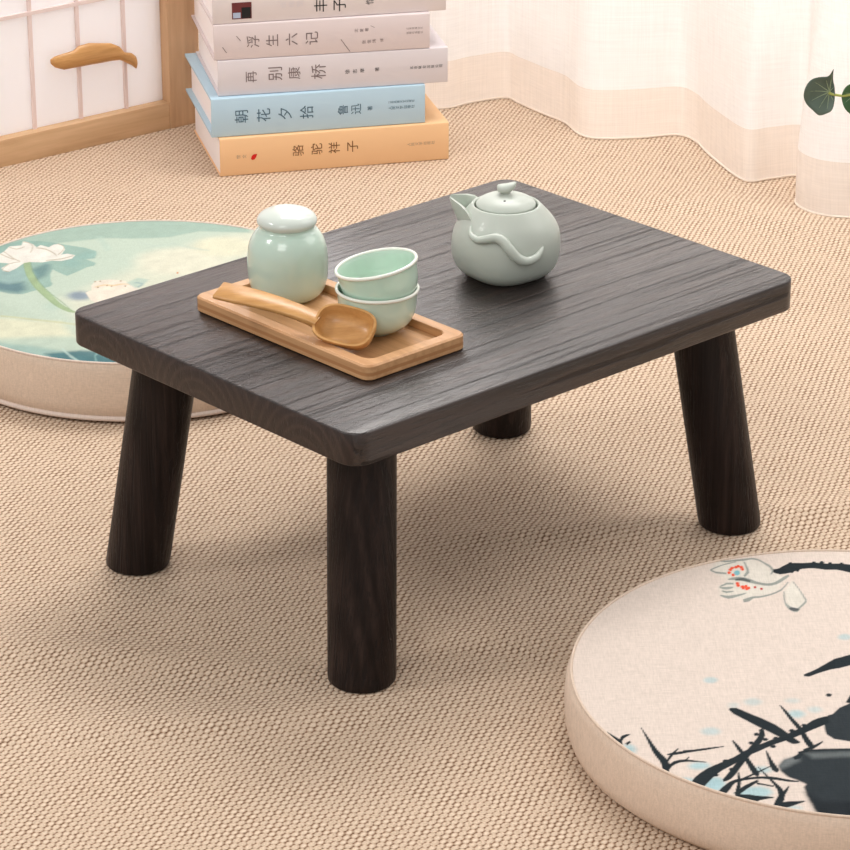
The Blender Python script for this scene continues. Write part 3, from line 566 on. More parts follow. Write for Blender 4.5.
 ((0.014,0.021,0.025),1,0.4,[-90.9,-93.5,-90,-97.7,-88.9,-103.1,-87.8,-107.6,-86.6,-112.3,-85.3,-117.9,-84,-123.8,-82.7,-130.2,-81.3,-135.7,-79.6,-137.9,-78.4,-138,-77.2,-133.7,-77.6,-132.6,-78.1,-130.7,-79.4,-126.1,-81.1,-120.2,-82.7,-114.6,-84.2,-109.2,-85.5,-104.5,-86.9,-100.2,-88.6,-95.7,-90.1,-92.4]),
 ((0.014,0.021,0.025),1,0.4,[-70.8,-106,-70.8,-111.5,-70.6,-118.5,-70.2,-124.7,-69.3,-130.1,-67.5,-132.6,-66,-133.2,-64.7,-129.6,-65.3,-127.7,-66,-125.2,-67.1,-121.5,-68.3,-116.6,-69.4,-110.5,-70.2,-105.6]),
 ((0.014,0.021,0.025),1,0.4,[-50.8,-109.9,-47.4,-108.1,-41.2,-106.3,-30,-106,-17.9,-106.3,-8.1,-106.1,-1.2,-106,-1,-104.2,-7.8,-104,-17.6,-103.9,-29.7,-103.7,-41,-103.9,-47.4,-105.5,-50.9,-107.1]),
 ((0.014,0.021,0.025),1,0.4,[-49.7,-107,-50.5,-108.8,-51.3,-110.6,-52.8,-112.2,-54.4,-113.6,-54.3,-117,-52.6,-116.7,-50.2,-115.5,-48.5,-112.4,-47.6,-110]),
 ((0.014,0.021,0.025),1,0.4,[-77.7,-126.9,-75.9,-132,-73.5,-138.5,-71.4,-144.2,-69.5,-150,-68.3,-156,-68.1,-160.1,-69.1,-162.8,-70.8,-167.1,-72.1,-171.3,-72.8,-174.1,-69.9,-177.4,-68.8,-174.9,-67.4,-171.5,-65.3,-166.5,-63.8,-159,-65.4,-152.4,-67.8,-147.3,-70.1,-142.1,-72.6,-136.8,-75.2,-130.8,-77.2,-126.1]),
 ((0.014,0.021,0.025),1,0.4,[-65.8,-163.6,-64.4,-160.9,-62.8,-157.4,-61.4,-153.3,-60.4,-150.1,-60.8,-149.4,-62.3,-151.9,-64.2,-155.2,-65.7,-159,-66.8,-162]),
 ((0.014,0.021,0.025),1,0.4,[-70.7,-177.1,-67.8,-176.3,-63.5,-174.7,-57.7,-171.4,-52.8,-168.3,-52.8,-167.2,-57.6,-167.6,-63.3,-168.1,-67.6,-169.1,-70.5,-170]),
 ((0.014,0.021,0.025),1,0.4,[-101.9,-161.1,-99.8,-157.4,-97,-152.6,-95.4,-148.6,-93.1,-145.1,-88,-142.7,-82.1,-141.3,-76.6,-141,-71.3,-141.6,-65.8,-143.1,-60.7,-144.6,-56.8,-144.9,-54.2,-144.8,-54,-143.7,-56.5,-142.9,-60.3,-141.7,-65.2,-139.8,-70.8,-138.1,-76.4,-137.9,-81.9,-138.4,-88,-139.5,-93.4,-141.3,-96.7,-143.8,-99.3,-146.9,-102.2,-151,-104.4,-154.5]),
 ((0.014,0.021,0.025),1,0.4,[-90.8,-132.8,-91.3,-138.8,-92.2,-146.3,-93.9,-153.8,-94.7,-162.5,-91.4,-168.1,-87.2,-170.3,-83.5,-168.9,-80.1,-166.4,-75.4,-165,-71.5,-164,-71.4,-162.9,-75.2,-162.2,-79.8,-161.4,-83.1,-160.6,-85.8,-159.6,-89.3,-159.3,-91.5,-158.8,-91.2,-154.4,-90,-146.6,-89.8,-138.6,-89.9,-132.7]),
 ((0.014,0.021,0.025),1,0.4,[-94.1,-161.9,-91,-158,-86.9,-153.1,-82.5,-148.2,-78.9,-144.5,-79.2,-141.9,-83,-144.7,-87.8,-148.6,-92.1,-153.4,-95.3,-157.2]),
 ((0.014,0.021,0.025),1,0.4,[-80.6,-147.6,-75.4,-149.4,-70.1,-151.2,-69.8,-149.6,-75,-147.5,-80.2,-145.3]),
 ((0.014,0.021,0.025),1,0.4,[-93.2,-145.3,-88.1,-141.6,-81.5,-136.5,-74.8,-130.7,-69.6,-125.9,-69.7,-124.9,-75,-129.1,-81.7,-134.4,-88.3,-139.4,-93.4,-143.2]),
 ((0.014,0.021,0.025),1,0.4,[-122.6,-105.7,-117.8,-105.8,-112.1,-105.6,-108.5,-104.8,-105.2,-103.7,-100.7,-102.2,-97,-100.9,-97,-100.1,-100.7,-100.9,-105.2,-101.9,-108.5,-102.8,-112,-103.6,-117.7,-104.1,-122.6,-104.5]),
 ((0.014,0.021,0.025),1,0.4,[-95.1,-118.7,-96.3,-120.6,-98.3,-120.6,-99.1,-118.7,-98,-116.7,-96,-116.7]),
 ((0.014,0.021,0.025),1,0.4,[-102.6,-135.4,-103.7,-137.3,-105.7,-137.3,-106.5,-135.4,-105.4,-133.5,-103.4,-133.5]),
 ((0.014,0.021,0.025),1,0.4,[-72.6,-84.4,-73.8,-86.4,-75.8,-86.4,-76.6,-84.4,-75.4,-82.3,-73.4,-82.3]),
 ((0.014,0.021,0.025),1,0.4,[-67.7,-91.3,-68.9,-93.3,-70.9,-93.3,-71.7,-91.3,-70.5,-89.3,-68.5,-89.3]),
 ((0.014,0.021,0.025),1,0.4,[-77,-95.9,-78.2,-97.9,-80.2,-97.9,-81,-95.9,-79.9,-93.9,-77.8,-93.9]),
 ((0.014,0.021,0.025),1,0.4,[-49.8,-80.9,-51.1,-82.9,-53.1,-82.9,-53.9,-80.9,-52.7,-78.9,-50.6,-78.9]),
 ((0.014,0.021,0.025),1,0.4,[-41.3,-74.3,-42.5,-76.4,-44.5,-76.4,-45.3,-74.3,-44.1,-72.3,-42.1,-72.3]),
 ((0.014,0.021,0.025),1,0.4,[-63.6,-100.5,-64.8,-102.5,-66.8,-102.5,-67.6,-100.5,-66.4,-98.5,-64.4,-98.5]),
 ((0.014,0.021,0.025),1,0.4,[-70.9,-101.6,-72.1,-103.6,-74.1,-103.6,-74.9,-101.6,-73.7,-99.7,-71.7,-99.7]),
 ((0.014,0.021,0.025),1,0.4,[-92.2,-128.8,-93.3,-130.7,-95.3,-130.7,-96.1,-128.8,-95,-126.8,-93,-126.8]),
 ((0.014,0.021,0.025),1,0.4,[-20.7,-32.8,-22,-34.9,-24.1,-34.9,-24.9,-32.8,-23.6,-30.7,-21.5,-30.7]),
 ((0.014,0.021,0.025),1,0.4,[-60.9,-90.2,-62.1,-92.1,-64.1,-92.1,-64.9,-90.2,-63.7,-88.1,-61.7,-88.1]),
 ((0.014,0.021,0.025),1,0.4,[-169.6,-80.2,-168.1,-83,-166.3,-86.7,-164.6,-90.7,-163.5,-94.2,-163.1,-97.2,-162.9,-99.6,-160,-98.2,-160.2,-95.1,-161,-90.7,-163,-87.2,-165.2,-84.3,-167.5,-81.4,-169.2,-79.2]),
 ((0.014,0.021,0.025),1,0.4,[-160.8,-94,-160,-91.2,-159,-88.5,-156.9,-86,-154.7,-83.8,-154.8,-82.6,-157.3,-83,-160.3,-84.8,-161.8,-89.5,-162.2,-93.2]),
 ((0.014,0.021,0.025),1,0.4,[-157.6,-97.5,-156.2,-95.5,-154.7,-93.5,-155.2,-91.4,-156.8,-92.9,-158.3,-94.4]),
 ((0.014,0.021,0.025),1,0.4,[-147.4,-75.3,-146.1,-82.2,-144.5,-91.1,-143.1,-99.3,-141.6,-107,-139.7,-113.1,-138.1,-117.9,-137.5,-121.6,-137.3,-123.9,-137.4,-128.2,-137.6,-132.6,-134.3,-133.8,-133.1,-129.2,-132.1,-122.4,-133,-116.8,-134.7,-112.7,-136.7,-108.2,-138.8,-103.1,-140.8,-96.6,-142.9,-89.2,-145.2,-81.1,-147,-74.8]),
 ((0.014,0.021,0.025),1,0.4,[-145.7,-119.1,-143.7,-123.2,-141.2,-128.2,-138.7,-132.7,-136.9,-136.1,-135.2,-132.5,-137.1,-129.1,-139.8,-124.9,-142.8,-121,-145.3,-118.2]),
 ((0.014,0.021,0.025),1,0.4,[-133.4,-119.5,-131.6,-115.6,-129.4,-110.8,-127.1,-106.2,-125.2,-102.6,-125.5,-101.6,-127.7,-104.4,-130.5,-108.4,-132.8,-113.6,-134.4,-117.8]),
 ((0.014,0.021,0.025),1,0.4,[-133.3,-110.2,-131.3,-110.4,-128.2,-110.2,-124,-109.1,-119.2,-107.5,-114.3,-106.2,-109,-104.7,-102.2,-102.6,-96.7,-100.9,-96.7,-100.1,-102.2,-101,-109,-102.3,-114.3,-103.6,-119.2,-104.9,-124,-105.8,-128.2,-106.7,-131.3,-108,-133.3,-109]),
 ((0.014,0.021,0.025),1,0.4,[-134.8,-135.8,-133.9,-132.1,-132.6,-127.7,-130.9,-124.3,-128.7,-121.7,-125.7,-119.9,-122.3,-119,-119.1,-119.1,-115.8,-119.5,-112,-119.9,-109,-120.2,-108.9,-119.4,-111.8,-118.7,-115.6,-117.8,-118.8,-116.7,-122.1,-116.1,-125.8,-116.4,-129.3,-117.9,-132,-121.2,-134.1,-125.4,-135.7,-130.3,-136.8,-134.2]),
 ((0.014,0.021,0.025),1,0.4,[-121.9,-118.4,-120.6,-116,-119.3,-113.6,-119.7,-112.5,-121.1,-114.6,-122.5,-116.7]),
]
GREEN_LOTUS = [
 ((0.403,0.487,0.403),0.8,8,[-159.6,-99.5,-168.3,92.2,-118.2,-30.4,-60.3,-99.5,5.8,-99.5,13.2,-191,-69.2,-169.8,-140.1,-121.8]),
 ((0.588,0.588,0.47),0.7,14,[-67.4,-30.4,-21.8,29.7,41.6,118,155.4,184.3,203.5,-30.4,168.1,-288.8,17.9,-248.9]),
 ((0.605,0.596,0.437),0.8,7,[-169,-30.4,-113.2,-72.3,-62.2,-81.4,-46.6,-112.9,-107.8,-117.4,-159.6,-99.5]),
 ((0.605,0.596,0.479),0.8,10,[67,61.9,62.8,44.5,49.3,31.8,30.1,27.2,10.4,31.8,-4.9,44.5,-11.5,61.9,-7.7,79.5,5.8,92.6,25.3,97.4,45.4,92.6,60.7,79.5]),
 ((0.613,0.605,0.454),0.8,8,[91.4,99.9,88.4,87.1,79.3,77.9,66.3,74.5,53,77.9,42.7,87.1,38.4,99.9,41.1,112.8,50.2,122.3,63.4,125.8,76.9,122.3,87.2,112.8]),
 ((0.269,0.386,0.328),0.75,3,[-146.8,61.9,-135.8,115.4,-112.4,144.2,-46.3,176.2,10.4,181.6,84.2,154.8,85,138.9,40.1,141.5,14.4,125.8,-20.8,120.6,-47.7,123.2,-82,110.2,-98.3,97.4,-114.8,87.1]),
 ((0.378,0.504,0.437),0.5,3,[-51.8,128.4,-46.4,128.4,-34.3,92.2,-39.1,87.1]),
 ((0.218,0.353,0.311),0.8,1.2,[-156.4,64.7,-148.9,111.4,-134.6,105.5,-115.9,119.4,-94.8,113.4,-76.4,105.5,-58,97.7,-47.7,87.9,-46.6,79.3,-47.4,70.5,-55.2,68.5,-45.2,58.9,-46.3,51.3,-51.9,47.5,-57.6,38.1,-66.9,24.9,-74.2,32.4,-81.1,41.1,-82,30.5,-79.9,13.7,-77.4,6.3,-78.8,0.8,-88.5,-6.5,-100.3,-17.5,-112.2,-15.7,-120.7,-10.2,-141.2,-2.9]),
 ((0.076,0.151,0.185),0.8,6,[-136.9,15.6,-115,8.2,-103.6,11.9,-98.9,-6.5,-104.5,-14.6,-120.9,-8.4,-134.6,-2.9]),
 ((0.101,0.193,0.202),0.75,5,[-100.4,41.8,-88.8,57,-84.4,53.2,-83.8,41.8,-85.5,26.8,-92.4,17.4]),
 ((0.227,0.37,0.336),0.6,5,[-73.6,64.7,-57.1,87.9,-47.7,84.8,-50.1,70.5,-62.9,64.7,-54.1,57,-63.7,45.6,-74.7,49.4]),
 ((0.252,0.37,0.37),0.6,5,[-128.3,53.2,-116.3,41.8,-106.1,45.6,-100.5,19.3,-115,8.2,-129.5,19.3]),
 ((0.168,0.227,0.302),0.85,6,[-41.3,-22.9,-42.2,-28,-45.6,-31.7,-50.7,-33.1,-56,-31.7,-60.1,-28,-62,-22.9,-61.1,-17.9,-57.7,-14.1,-52.6,-12.8,-47.3,-14.1,-43.1,-17.9]),
 ((0.378,0.487,0.42),0.6,5,[-63.5,-46.3,-64.1,-50.9,-66.6,-54.3,-70.3,-55.6,-74.3,-54.3,-77.5,-50.9,-79,-46.3,-78.4,-41.7,-76,-38.3,-72.2,-37,-68.2,-38.3,-65,-41.7]),
 ((0.655,0.638,0.58),1,0.5,[-137.7,64.7,-140.6,87.9,-132,84,-129.3,89.8,-126.2,103.6,-115.6,105.5,-115.6,117.4,-111.9,114.6,-105.7,107.5,-101.4,98.8,-98.6,104.3,-90.6,98.8,-87.2,105.5,-83.4,107.5,-78.5,102.8,-75.7,92.6,-77.8,79.3,-72.7,82.1,-65.3,78.2,-67.4,69.3,-76,62.8,-84.2,63.9,-91.8,60.1,-102.6,61.6,-108.9,57.8,-113,47.5,-118.5,38.1,-123.8,39.9,-126.3,47.5,-121,58.9,-129.2,60.9]),
 ((0.353,0.302,0.202),0.8,0.6,[-129.5,89.1,-124.3,79.6,-118.4,69.5,-114.7,65.4,-112.3,63.8,-112.3,65.6,-114.6,67.4,-118.2,71.4,-124.1,81.3,-129.2,90.6]),
 ((0.353,0.302,0.202),0.8,0.6,[-118.6,39,-122.1,40.9,-124.9,43.9,-123.7,50,-120.6,56.9,-116.1,60.3,-112,62,-112.2,63.5,-116.4,62,-121.1,58.7,-124.3,51.5,-125.5,43.6,-122.1,39.1,-118.5,37.1]),
 ((0.353,0.302,0.202),0.8,0.6,[-115.4,114.4,-112.7,113.1,-109.6,110.5,-107.1,106.6,-105.4,101.5,-105.3,93.5,-105.8,86.5,-104.9,85.4,-104.5,92.8,-104.7,101.7,-106.8,107.9,-109.5,112.3,-112.8,115,-115.5,116.4]),
 ((0.353,0.302,0.202),0.8,0.6,[-101.2,96.7,-97.4,95.3,-92.7,92.6,-88.6,88,-85.1,83,-82.9,78.8,-81.7,75.6,-81.3,76.9,-82.5,80.3,-84.8,85,-88.4,90.2,-92.7,94.9,-97.5,97.4,-101.3,98.6]),
 ((0.353,0.302,0.202),0.8,0.6,[-83.4,106.7,-80.8,104.3,-78.2,100.9,-77.3,97.1,-77.3,92.4,-79,85.7,-80.8,80.2,-80.1,78.4,-78.3,84.2,-76.7,91.2,-76.6,97.1,-77.9,102.3,-80.7,106,-83.3,108.2]),
 ((0.353,0.302,0.202),0.8,0.6,[-126,100.9,-122.7,97.4,-118.5,94.7,-114.9,97.4,-112.3,100.9,-112.7,102.3,-115.3,99.1,-118.7,96.7,-122.7,99.1,-126,102.3]),
 ((0.353,0.302,0.202),0.8,0.6,[-89.5,63.9,-83.6,65.1,-76.5,67.4,-70.7,72.1,-66.6,76.3,-66.9,77.8,-71.1,74,-76.8,69.7,-83.9,67.1,-89.7,65.5]),
 ((0.353,0.302,0.202),0.8,0.6,[-132.1,83,-128.5,78.5,-124.2,73.3,-120.6,69.8,-118.1,67.6,-118.1,69.4,-120.6,71.8,-124.1,75.4,-128.4,80.6,-131.9,85]),
 ((0.286,0.386,0.218),0.95,0.6,[-108.6,59.5,-106.4,46.5,-102.9,29.2,-98.1,13.7,-92.6,-0.7,-86.6,-14.5,-80.4,-27,-74.4,-38.1,-68.5,-47.7,-62.7,-55.4,-57.5,-60.9,-53.2,-62.9,-50.3,-63.3,-50.4,-61.2,-53.2,-58.1,-57.1,-53.1,-61.8,-46.3,-67,-37.8,-72.2,-27.2,-77.8,-15.3,-83.7,-3,-89.4,9.7,-94.1,22.8,-98,35.6,-101,50.2,-103.1,62.2]),
 ((0.185,0.286,0.168),0.7,0.5,[-102.8,60.6,-100.4,47.9,-96.8,31.9,-92.5,18.6,-87.5,5.6,-81.7,-7.6,-75.6,-20.1,-69,-31.5,-63,-41.8,-58,-51.8,-54.7,-59.2,-54.4,-58.3,-57.7,-50.6,-62.6,-40.1,-68.7,-29.7,-75.2,-18.5,-81.4,-6,-87.1,7,-92,19.8,-96.1,32.9,-99.7,48.5,-102.2,61.1]),
 ((0.21,0.302,0.185),0.5,0.5,[-108.2,54.9,-106.3,44.2,-103.2,30.1,-98.9,16.6,-93.8,3,-87.9,-10.6,-81.7,-23.8,-74.5,-36.7,-68.9,-46.3,-68.6,-44.9,-74.2,-35.2,-81.3,-22.1,-87.5,-9.1,-93.3,4.4,-98.4,17.9,-102.5,31,-105.6,44.7,-107.6,55.3]),
 ((0.655,0.596,0.504),1,0.5,[-47.1,-15.7,-42.5,-10.2,-43.8,0.8,-41.9,11.9,-38.2,14.8,-29.3,17.4,-18.5,14.8,-9.9,6.3,-3.9,-2.9,0.2,-53.4,-25.5,-53.4,-41.7,-32]),
 ((0.63,0.462,0.252),0.7,0.6,[-40.3,-3.9,-37.1,-0.9,-33.1,1.9,-29.2,1.3,-25.1,0.4,-21.2,2.7,-17.6,4.9,-13.9,4.4,-11.1,3.4,-11.1,5.6,-14,6.9,-18,7.8,-21.8,6.4,-25.6,4.8,-29.5,5.5,-33.5,5.6,-37.7,1.9,-40.8,-1.8]),
 ((0.294,0.21,0.126),0.8,0.4,[-40.7,11.1,-40.9,9.2,-41.9,9.2,-42.5,11.1,-42.2,13.1,-41.3,13.1]),
 ((0.294,0.21,0.126),0.8,0.4,[-36.5,12.6,-36.8,10.7,-37.7,10.7,-38.3,12.6,-38,14.5,-37.1,14.5]),
 ((0.294,0.21,0.126),0.8,0.4,[-25.6,0.8,-25.9,-1.1,-26.8,-1.1,-27.4,0.8,-27.1,2.7,-26.2,2.7]),
 ((0.294,0.21,0.126),0.8,0.4,[-18.8,13.7,-19.1,11.8,-20,11.8,-20.7,13.7,-20.4,15.7,-19.5,15.7]),
 ((0.294,0.21,0.126),0.8,0.4,[-29.7,2.6,-29.9,0.7,-30.9,0.7,-31.5,2.6,-31.2,4.6,-30.3,4.6]),
 ((0.294,0.21,0.126),0.8,0.4,[-37,-2.9,-37.3,-4.8,-38.2,-4.8,-38.8,-2.9,-38.6,-1,-37.6,-1]),
 ((0.294,0.21,0.126),0.8,0.4,[-13.8,0.8,-14.1,-1.1,-15,-1.1,-15.6,0.8,-15.3,2.7,-14.4,2.7]),
 ((0.353,0.462,0.403),0.8,2,[-14.6,8.5,-5.8,19.9,4.3,15.3,0.5,1.7,-5.4,-5.1]),
 ((0.21,0.302,0.319),0.6,1,[-8.1,7.6,-3.6,5.8,-0.3,3.9,-1.9,2.8,-4.4,-1.2,-3.5,-4.5,-0.8,-0.8,0.7,6.7,-3.7,9,-8.2,9.4]),
 ((0.42,0.504,0.437),0.5,2,[-13.3,110.2,-5.6,104.3,4.3,99.4,13.5,103.2,20.5,108.2,20.1,111.1,13,107.6,3.9,105.3,-5.6,109.2,-13.3,113.9]),
 ((0.42,0.504,0.437),0.5,2,[16.9,108.2,24.6,101.8,34.4,94.7,44.1,90.9,51.5,88.9,51.4,91.7,44,95.4,34.4,100.4,24.6,106.2,17,111]),
 ((0.42,0.504,0.437),0.5,2,[-3.6,95.6,2.1,98,7.7,100.4,7.2,104.3,1.6,101.8,-4.1,99.4]),
 ((0.504,0.21,0.084),1,0.4,[28.6,32.8,28.3,30.8,27.3,30.8,26.7,32.8,27,34.8,28,34.8]),
 ((0.235,0.361,0.328),0.8,6,[-123.7,-121.8,-81.4,-132.9,-30.3,-154.7,10.3,-154.7,29.3,-191,-27.2,-186.8,-77.8,-165.5,-120.9,-143.8]),
 ((0.029,0.118,0.143),0.85,4,[-67.3,-150.3,-39.4,-143.8,-14.6,-148.2,15.6,-169.8,47.2,-218.2,6,-191,-27.6,-182.6,-53.1,-169.8]),
 ((0.42,0.554,0.504),0.7,0.8,[-55,-141,-51.6,-147.8,-46.8,-156.8,-40.6,-165.1,-35.5,-171.6,-35.1,-167.9,-40.2,-161.3,-46.2,-152.5,-50.9,-144.5,-54.2,-137.8]),
 ((0.252,0.42,0.386),0.6,0.8,[-23.9,-142.2,-25.6,-147.9,-26.8,-156.5,-24.9,-167,-22.6,-175,-21.4,-173.1,-23.5,-165.5,-25.2,-157.1,-24.1,-150.6,-22.5,-145.4]),
 ((0.462,0.462,0.252),0.5,0.6,[-113.6,-70,-98.3,-73.8,-79.2,-79.1,-61.5,-85.4,-48.1,-90.5,-48.3,-86,-61.7,-80.9,-79.5,-74.6,-98.7,-69.3,-114,-65.4]),
]

def noise2(x, y, seed, f):
    rs = np.random.RandomState(seed); v = np.zeros_like(x)
    for k in range(7):
        a = rs.rand()*6.28; ff = f*(.6+rs.rand()*1.6); v += np.sin((x*np.cos(a)+y*np.sin(a))*ff+rs.rand()*6.28 + 1.3*np.sin((y*np.cos(a)-x*np.sin(a))*ff*.6+rs.rand()*6))
    return v/7
def paint(X, Y, base, shapes, rough_edge):
    """X, Y in mm; each shape is an outline filled with dye, its edge softened by `soft` mm"""
    C = np.empty(X.shape+(3,)); C[:] = base
    nz = noise2(X, Y, 5, .9)*rough_edge; wash = noise2(X, Y, 9, .22)
    for c, al, soft, fl in shapes:
        P = np.array(fl).reshape(-1, 2); m = soft*2+1.5
        k = (X > P[:, 0].min()-m) & (X < P[:, 0].max()+m) & (Y > P[:, 1].min()-m) & (Y < P[:, 1].max()+m)
        if not k.any(): continue
        x, y = X[k], Y[k]; dist = np.full(x.shape, 1e9); ins = np.zeros(x.shape, bool)
        for a, b in zip(P, np.roll(P, -1, 0)):
            ab = b-a; l2 = max(ab@ab, 1e-9); t = np.clip(((x-a[0])*ab[0]+(y-a[1])*ab[1])/l2, 0, 1)
            dist = np.minimum(dist, np.hypot(x-a[0]-t*ab[0], y-a[1]-t*ab[1]))
            if a[1] != b[1]:
                cr = ((a[1] > y) != (b[1] > y)) & (x < (b[0]-a[0])*(y-a[1])/(b[1]-a[1])+a[0]); ins ^= cr
        sd = np.where(ins, dist, -dist)+nz[k]*min(soft, 1)
        f = np.clip(.5+sd/(2*soft), 0, 1); f = f*f*(3-2*f)*al
        tone = 1+.09*wash[k] if soft > 1 else 1+.12*wash[k]
        col_ = np.array(c)[None]*tone[:, None]
        C[k] = C[k]*(1-f[:, None])+col_*f[:, None]
    return np.clip(C, 0, 1)
def cushion(name, label, cx, cy, rad, h, base, shapes, mside, mprint, mpip, bottom_piping, dome):
    t = thing(name, label, 'cushion', (cx, cy, 0))
    rt = rad-.003
    def ztop(r): return h + dome*(1-(r/rt)**2)**.8
    # printed top: fine polar-free grid clipped to the round seam
    step = .00085; n = int(2*rt/step)+3; g = (np.arange(n)-n//2)*step
    X, Y = np.meshgrid(g, g); Rr = np.hypot(X, Y); over = Rr > rt
    keep = Rr < rt+step*.9; sc_ = np.where(over, rt/np.maximum(Rr, 1e-9), 1); X = X*sc_; Y = Y*sc_; Rr = np.minimum(Rr, rt)
    Z = h + dome*np.clip(1-(Rr/rt)**2, 0, 1)**.8 + .0006*noise2(X, Y, 3, 60)*np.clip((rt-Rr)/.02, 0, 1)
    C = paint(X*1000, Y*1000, base, shapes, .35)
    ids = -np.ones(X.shape, int); ids[keep] = np.arange(keep.sum())
    q = np.stack([ids[:-1, :-1], ids[:-1, 1:], ids[1:, 1:], ids[1:, :-1]], -1).reshape(-1, 4); q = q[(q >= 0).all(1)]
    V = np.stack([X[keep], Y[keep], Z[keep]], -1)
    me = bpy.data.meshes.new('printed_top'); me.from_pydata(V.tolist(), [], q.tolist()); me.update()
    a = me.color_attributes.new('print', 'FLOAT_COLOR', 'POINT'); a.data.foreach_set('color', np.c_[C[keep], np.ones(keep.sum())].astype('f').ravel())
    link('printed_top', me, mprint, t)
    # side band
    bm = bmesh.new(); seg = 160; L = []
    pr = [(rad-.014, 0), (rad-.006, .0012), (rad-.001, .006), (rad+.0012, h*.3), (rad+.0014, h*.6), (rad, h*.85), (rad-.0015, h*.96), (rt, h), (rt-.004, h-.0004)]
    for r_, z in pr:
        L.append([((r_+.0007*math.sin(9*2*math.pi*k/seg+z*120)*min(1, z/.01)*(z < h*.9))*math.cos(2*math.pi*k/seg), (r_+.0007*math.sin(9*2*math.pi*k/seg+z*120)*min(1, z/.01)*(z < h*.9))*math.sin(2*math.pi*k/seg), z) for k in range(seg)])
    loft(bm, L, True, True); bm_obj('side_band', bm, mside, t, angle=70)
    for zz, r_, pr_, on in ((h+.0002, rt, .0010, True), (.0045, rad-.0005, .0022, bottom_piping)):
        if not on: continue
        q = bmesh.new(); vs = [[q.verts.new(((r_+pr_*math.cos(a_))*math.cos(2*math.pi*k/seg), (r_+pr_*math.cos(a_))*math.sin(2*math.pi*k/seg), zz+pr_*math.sin(a_))) for k in range(seg)] for a_ in [2*math.pi*i/8 for i in range(8)]]
        for i in range(8):
            A, B = vs[i], vs[(i+1) % 8]
            for k in range(seg): q.faces.new((A[k], A[(k+1) % seg], B[(k+1) % seg], B[k]))
        bm_obj('piping', q, mpip, t, angle=80)
    return t
cushion('floor_cushion', 'round cream linen floor cushion printed with an ink lotus', .28495, 1.90016, .19156, .046, (.68, .585, .515), INK_LOTUS, M_side_r, M_print_r, M_pip_r, False, .002)
cushion('floor_cushion', 'round floor cushion with a green watercolour lotus print, behind the table', -.24156, 2.59807, .1741, .052, (.44, .525, .44), GREEN_LOTUS, M_side_l, M_print_l, M_pip_l, True, .002)

# ---------------------------------------------------------------- books
def text_bm(items):
    """items: (string, x, z, size) -> one mesh of characters lying on the spine, tops to the left"""
    out = bmesh.new()
    for ch, x, z, size in items:
        cu = bpy.data.curves.new('t', 'FONT'); cu.body = ch; cu.size = size; cu.resolution_u = 3
        o = bpy.data.objects.new('t', cu); col.objects.link(o)
        bpy.context.view_layer.update()
        me = bpy.data.meshes.new_from_object(o.evaluated_get(bpy.context.evaluated_depsgraph_get()))
        if len(me.vertices):
            co = np.array([v.co[:] for v in me.vertices]); c = (co.min(0)+co.max(0))/2; ext = (co.max(0)-co.min(0))[:2].max()
            k = size/ext if len(ch) == 1 else size/max((co.max(0)-co.min(0))[1], 1e-6)
            for v in me.vertices:
                dx, dz = (v.co.x-c[0])*k, (v.co.y-c[1])*k
                v.co = (x-dz, 0, z+dx)
            out.from_mesh(me)
        bpy.data.objects.remove(o); bpy.data.curves.remove(cu); bpy.data.meshes.remove(me)
    return out
def flat_poly(pts, y=0):
    bm = bmesh.new(); bm.faces.new([bm.verts.new((x, y, z)) for x, z in pts]); return bm
def book(label, x, y, z, yaw, L, T, D, mc, board, inset, prints, hardback):
    b = thing('book', label, 'book', (x, y, z), yaw, 'books stacked by the screen')
    bm = bmesh.new(); rs = .0016
    # one folded cover: bottom board, spine with softened corners, top board
    prof = [(D, 0), (rs, 0), (rs*.3, rs*.3), (0, rs), (0, T-rs), (rs*.3, T-rs*.3), (rs, T), (D, T), (D, T-board), (rs+board, T-board), (board, T-rs-board), (board, rs+board), (rs+board, board), (D, board)]
    loft(bm, [[(0, yy, zz) for yy, zz in prof], [(L, yy, zz) for yy, zz in prof]], True, True)
    bm_obj('cover', bm, mc, b, angle=35)
    bm = bmesh.new(); box(bm, inset, L-inset, board+.0003, D-inset, board, T-board)
    bm_obj('page_block', bm, M_page, b, smooth=False)
    for nm, q, m_ in prints:
        bmesh.ops.translate(q, verts=q.verts, vec=(0, -.00025, 0))
        me = bpy.data.meshes.new(nm); q.to_mesh(me); q.free(); link(nm, me, m_, b, smooth=False)
    return b
def strip(s, x0, x1, z, size): return [(c, x0+(x1-x0)*(i+.5)/len(s), z, size) for i, c in enumerate(s)]
k = .001014
B1 = [('title_text', text_bm([(c, (x-220)*k, .0215, .0115) for c, x in zip('骆驼祥子', (297.3, 315.9, 333.5, 352))]), M_inkb),
      ('series_print', text_bm(strip('世文', (235-220)*k, (247-220)*k, .0195, .004)), M_inkl), ('publisher_print', text_bm(strip('人民文学出版社', (406.5-220)*k, (435-220)*k, .019, .0034)), M_inkl),
      ('red_leaf_mark', flat_poly([(.0310, .0165), (.0322, .0152), (.0345, .0157), (.0362, .0180), (.0373, .0212), (.0360, .0213), (.0338, .0210), (.0318, .0195)]), M_red)]
book('thick orange paperback at the bottom of the stack, red leaf on spine', -.202, 3.0434, 0, .2388, .2323, .0388, .1515, M_orange, .0008, .0015, B1, False)
k = .00101
B2 = [('title_text', text_bm([(c, (x-211.8)*k, .0200, .0135) for c, x in zip('朝花夕拾', (241.2, 263.2, 284.5, 305.9))]), M_slate),
      ('author_print', text_bm([('鲁', (342-211.8)*k, .0195, .0105), ('迅', (355.4-211.8)*k, .0195, .0105), ('著', (369.2-211.8)*k, .0192, .0048)]), M_slate), ('publisher_print', text_bm(strip('江苏凤凰文艺出版社', .1775, .2045, .0240, .0026)+strip('人民文学出版社', .1775, .2045, .0180, .0034)), M_slate)]
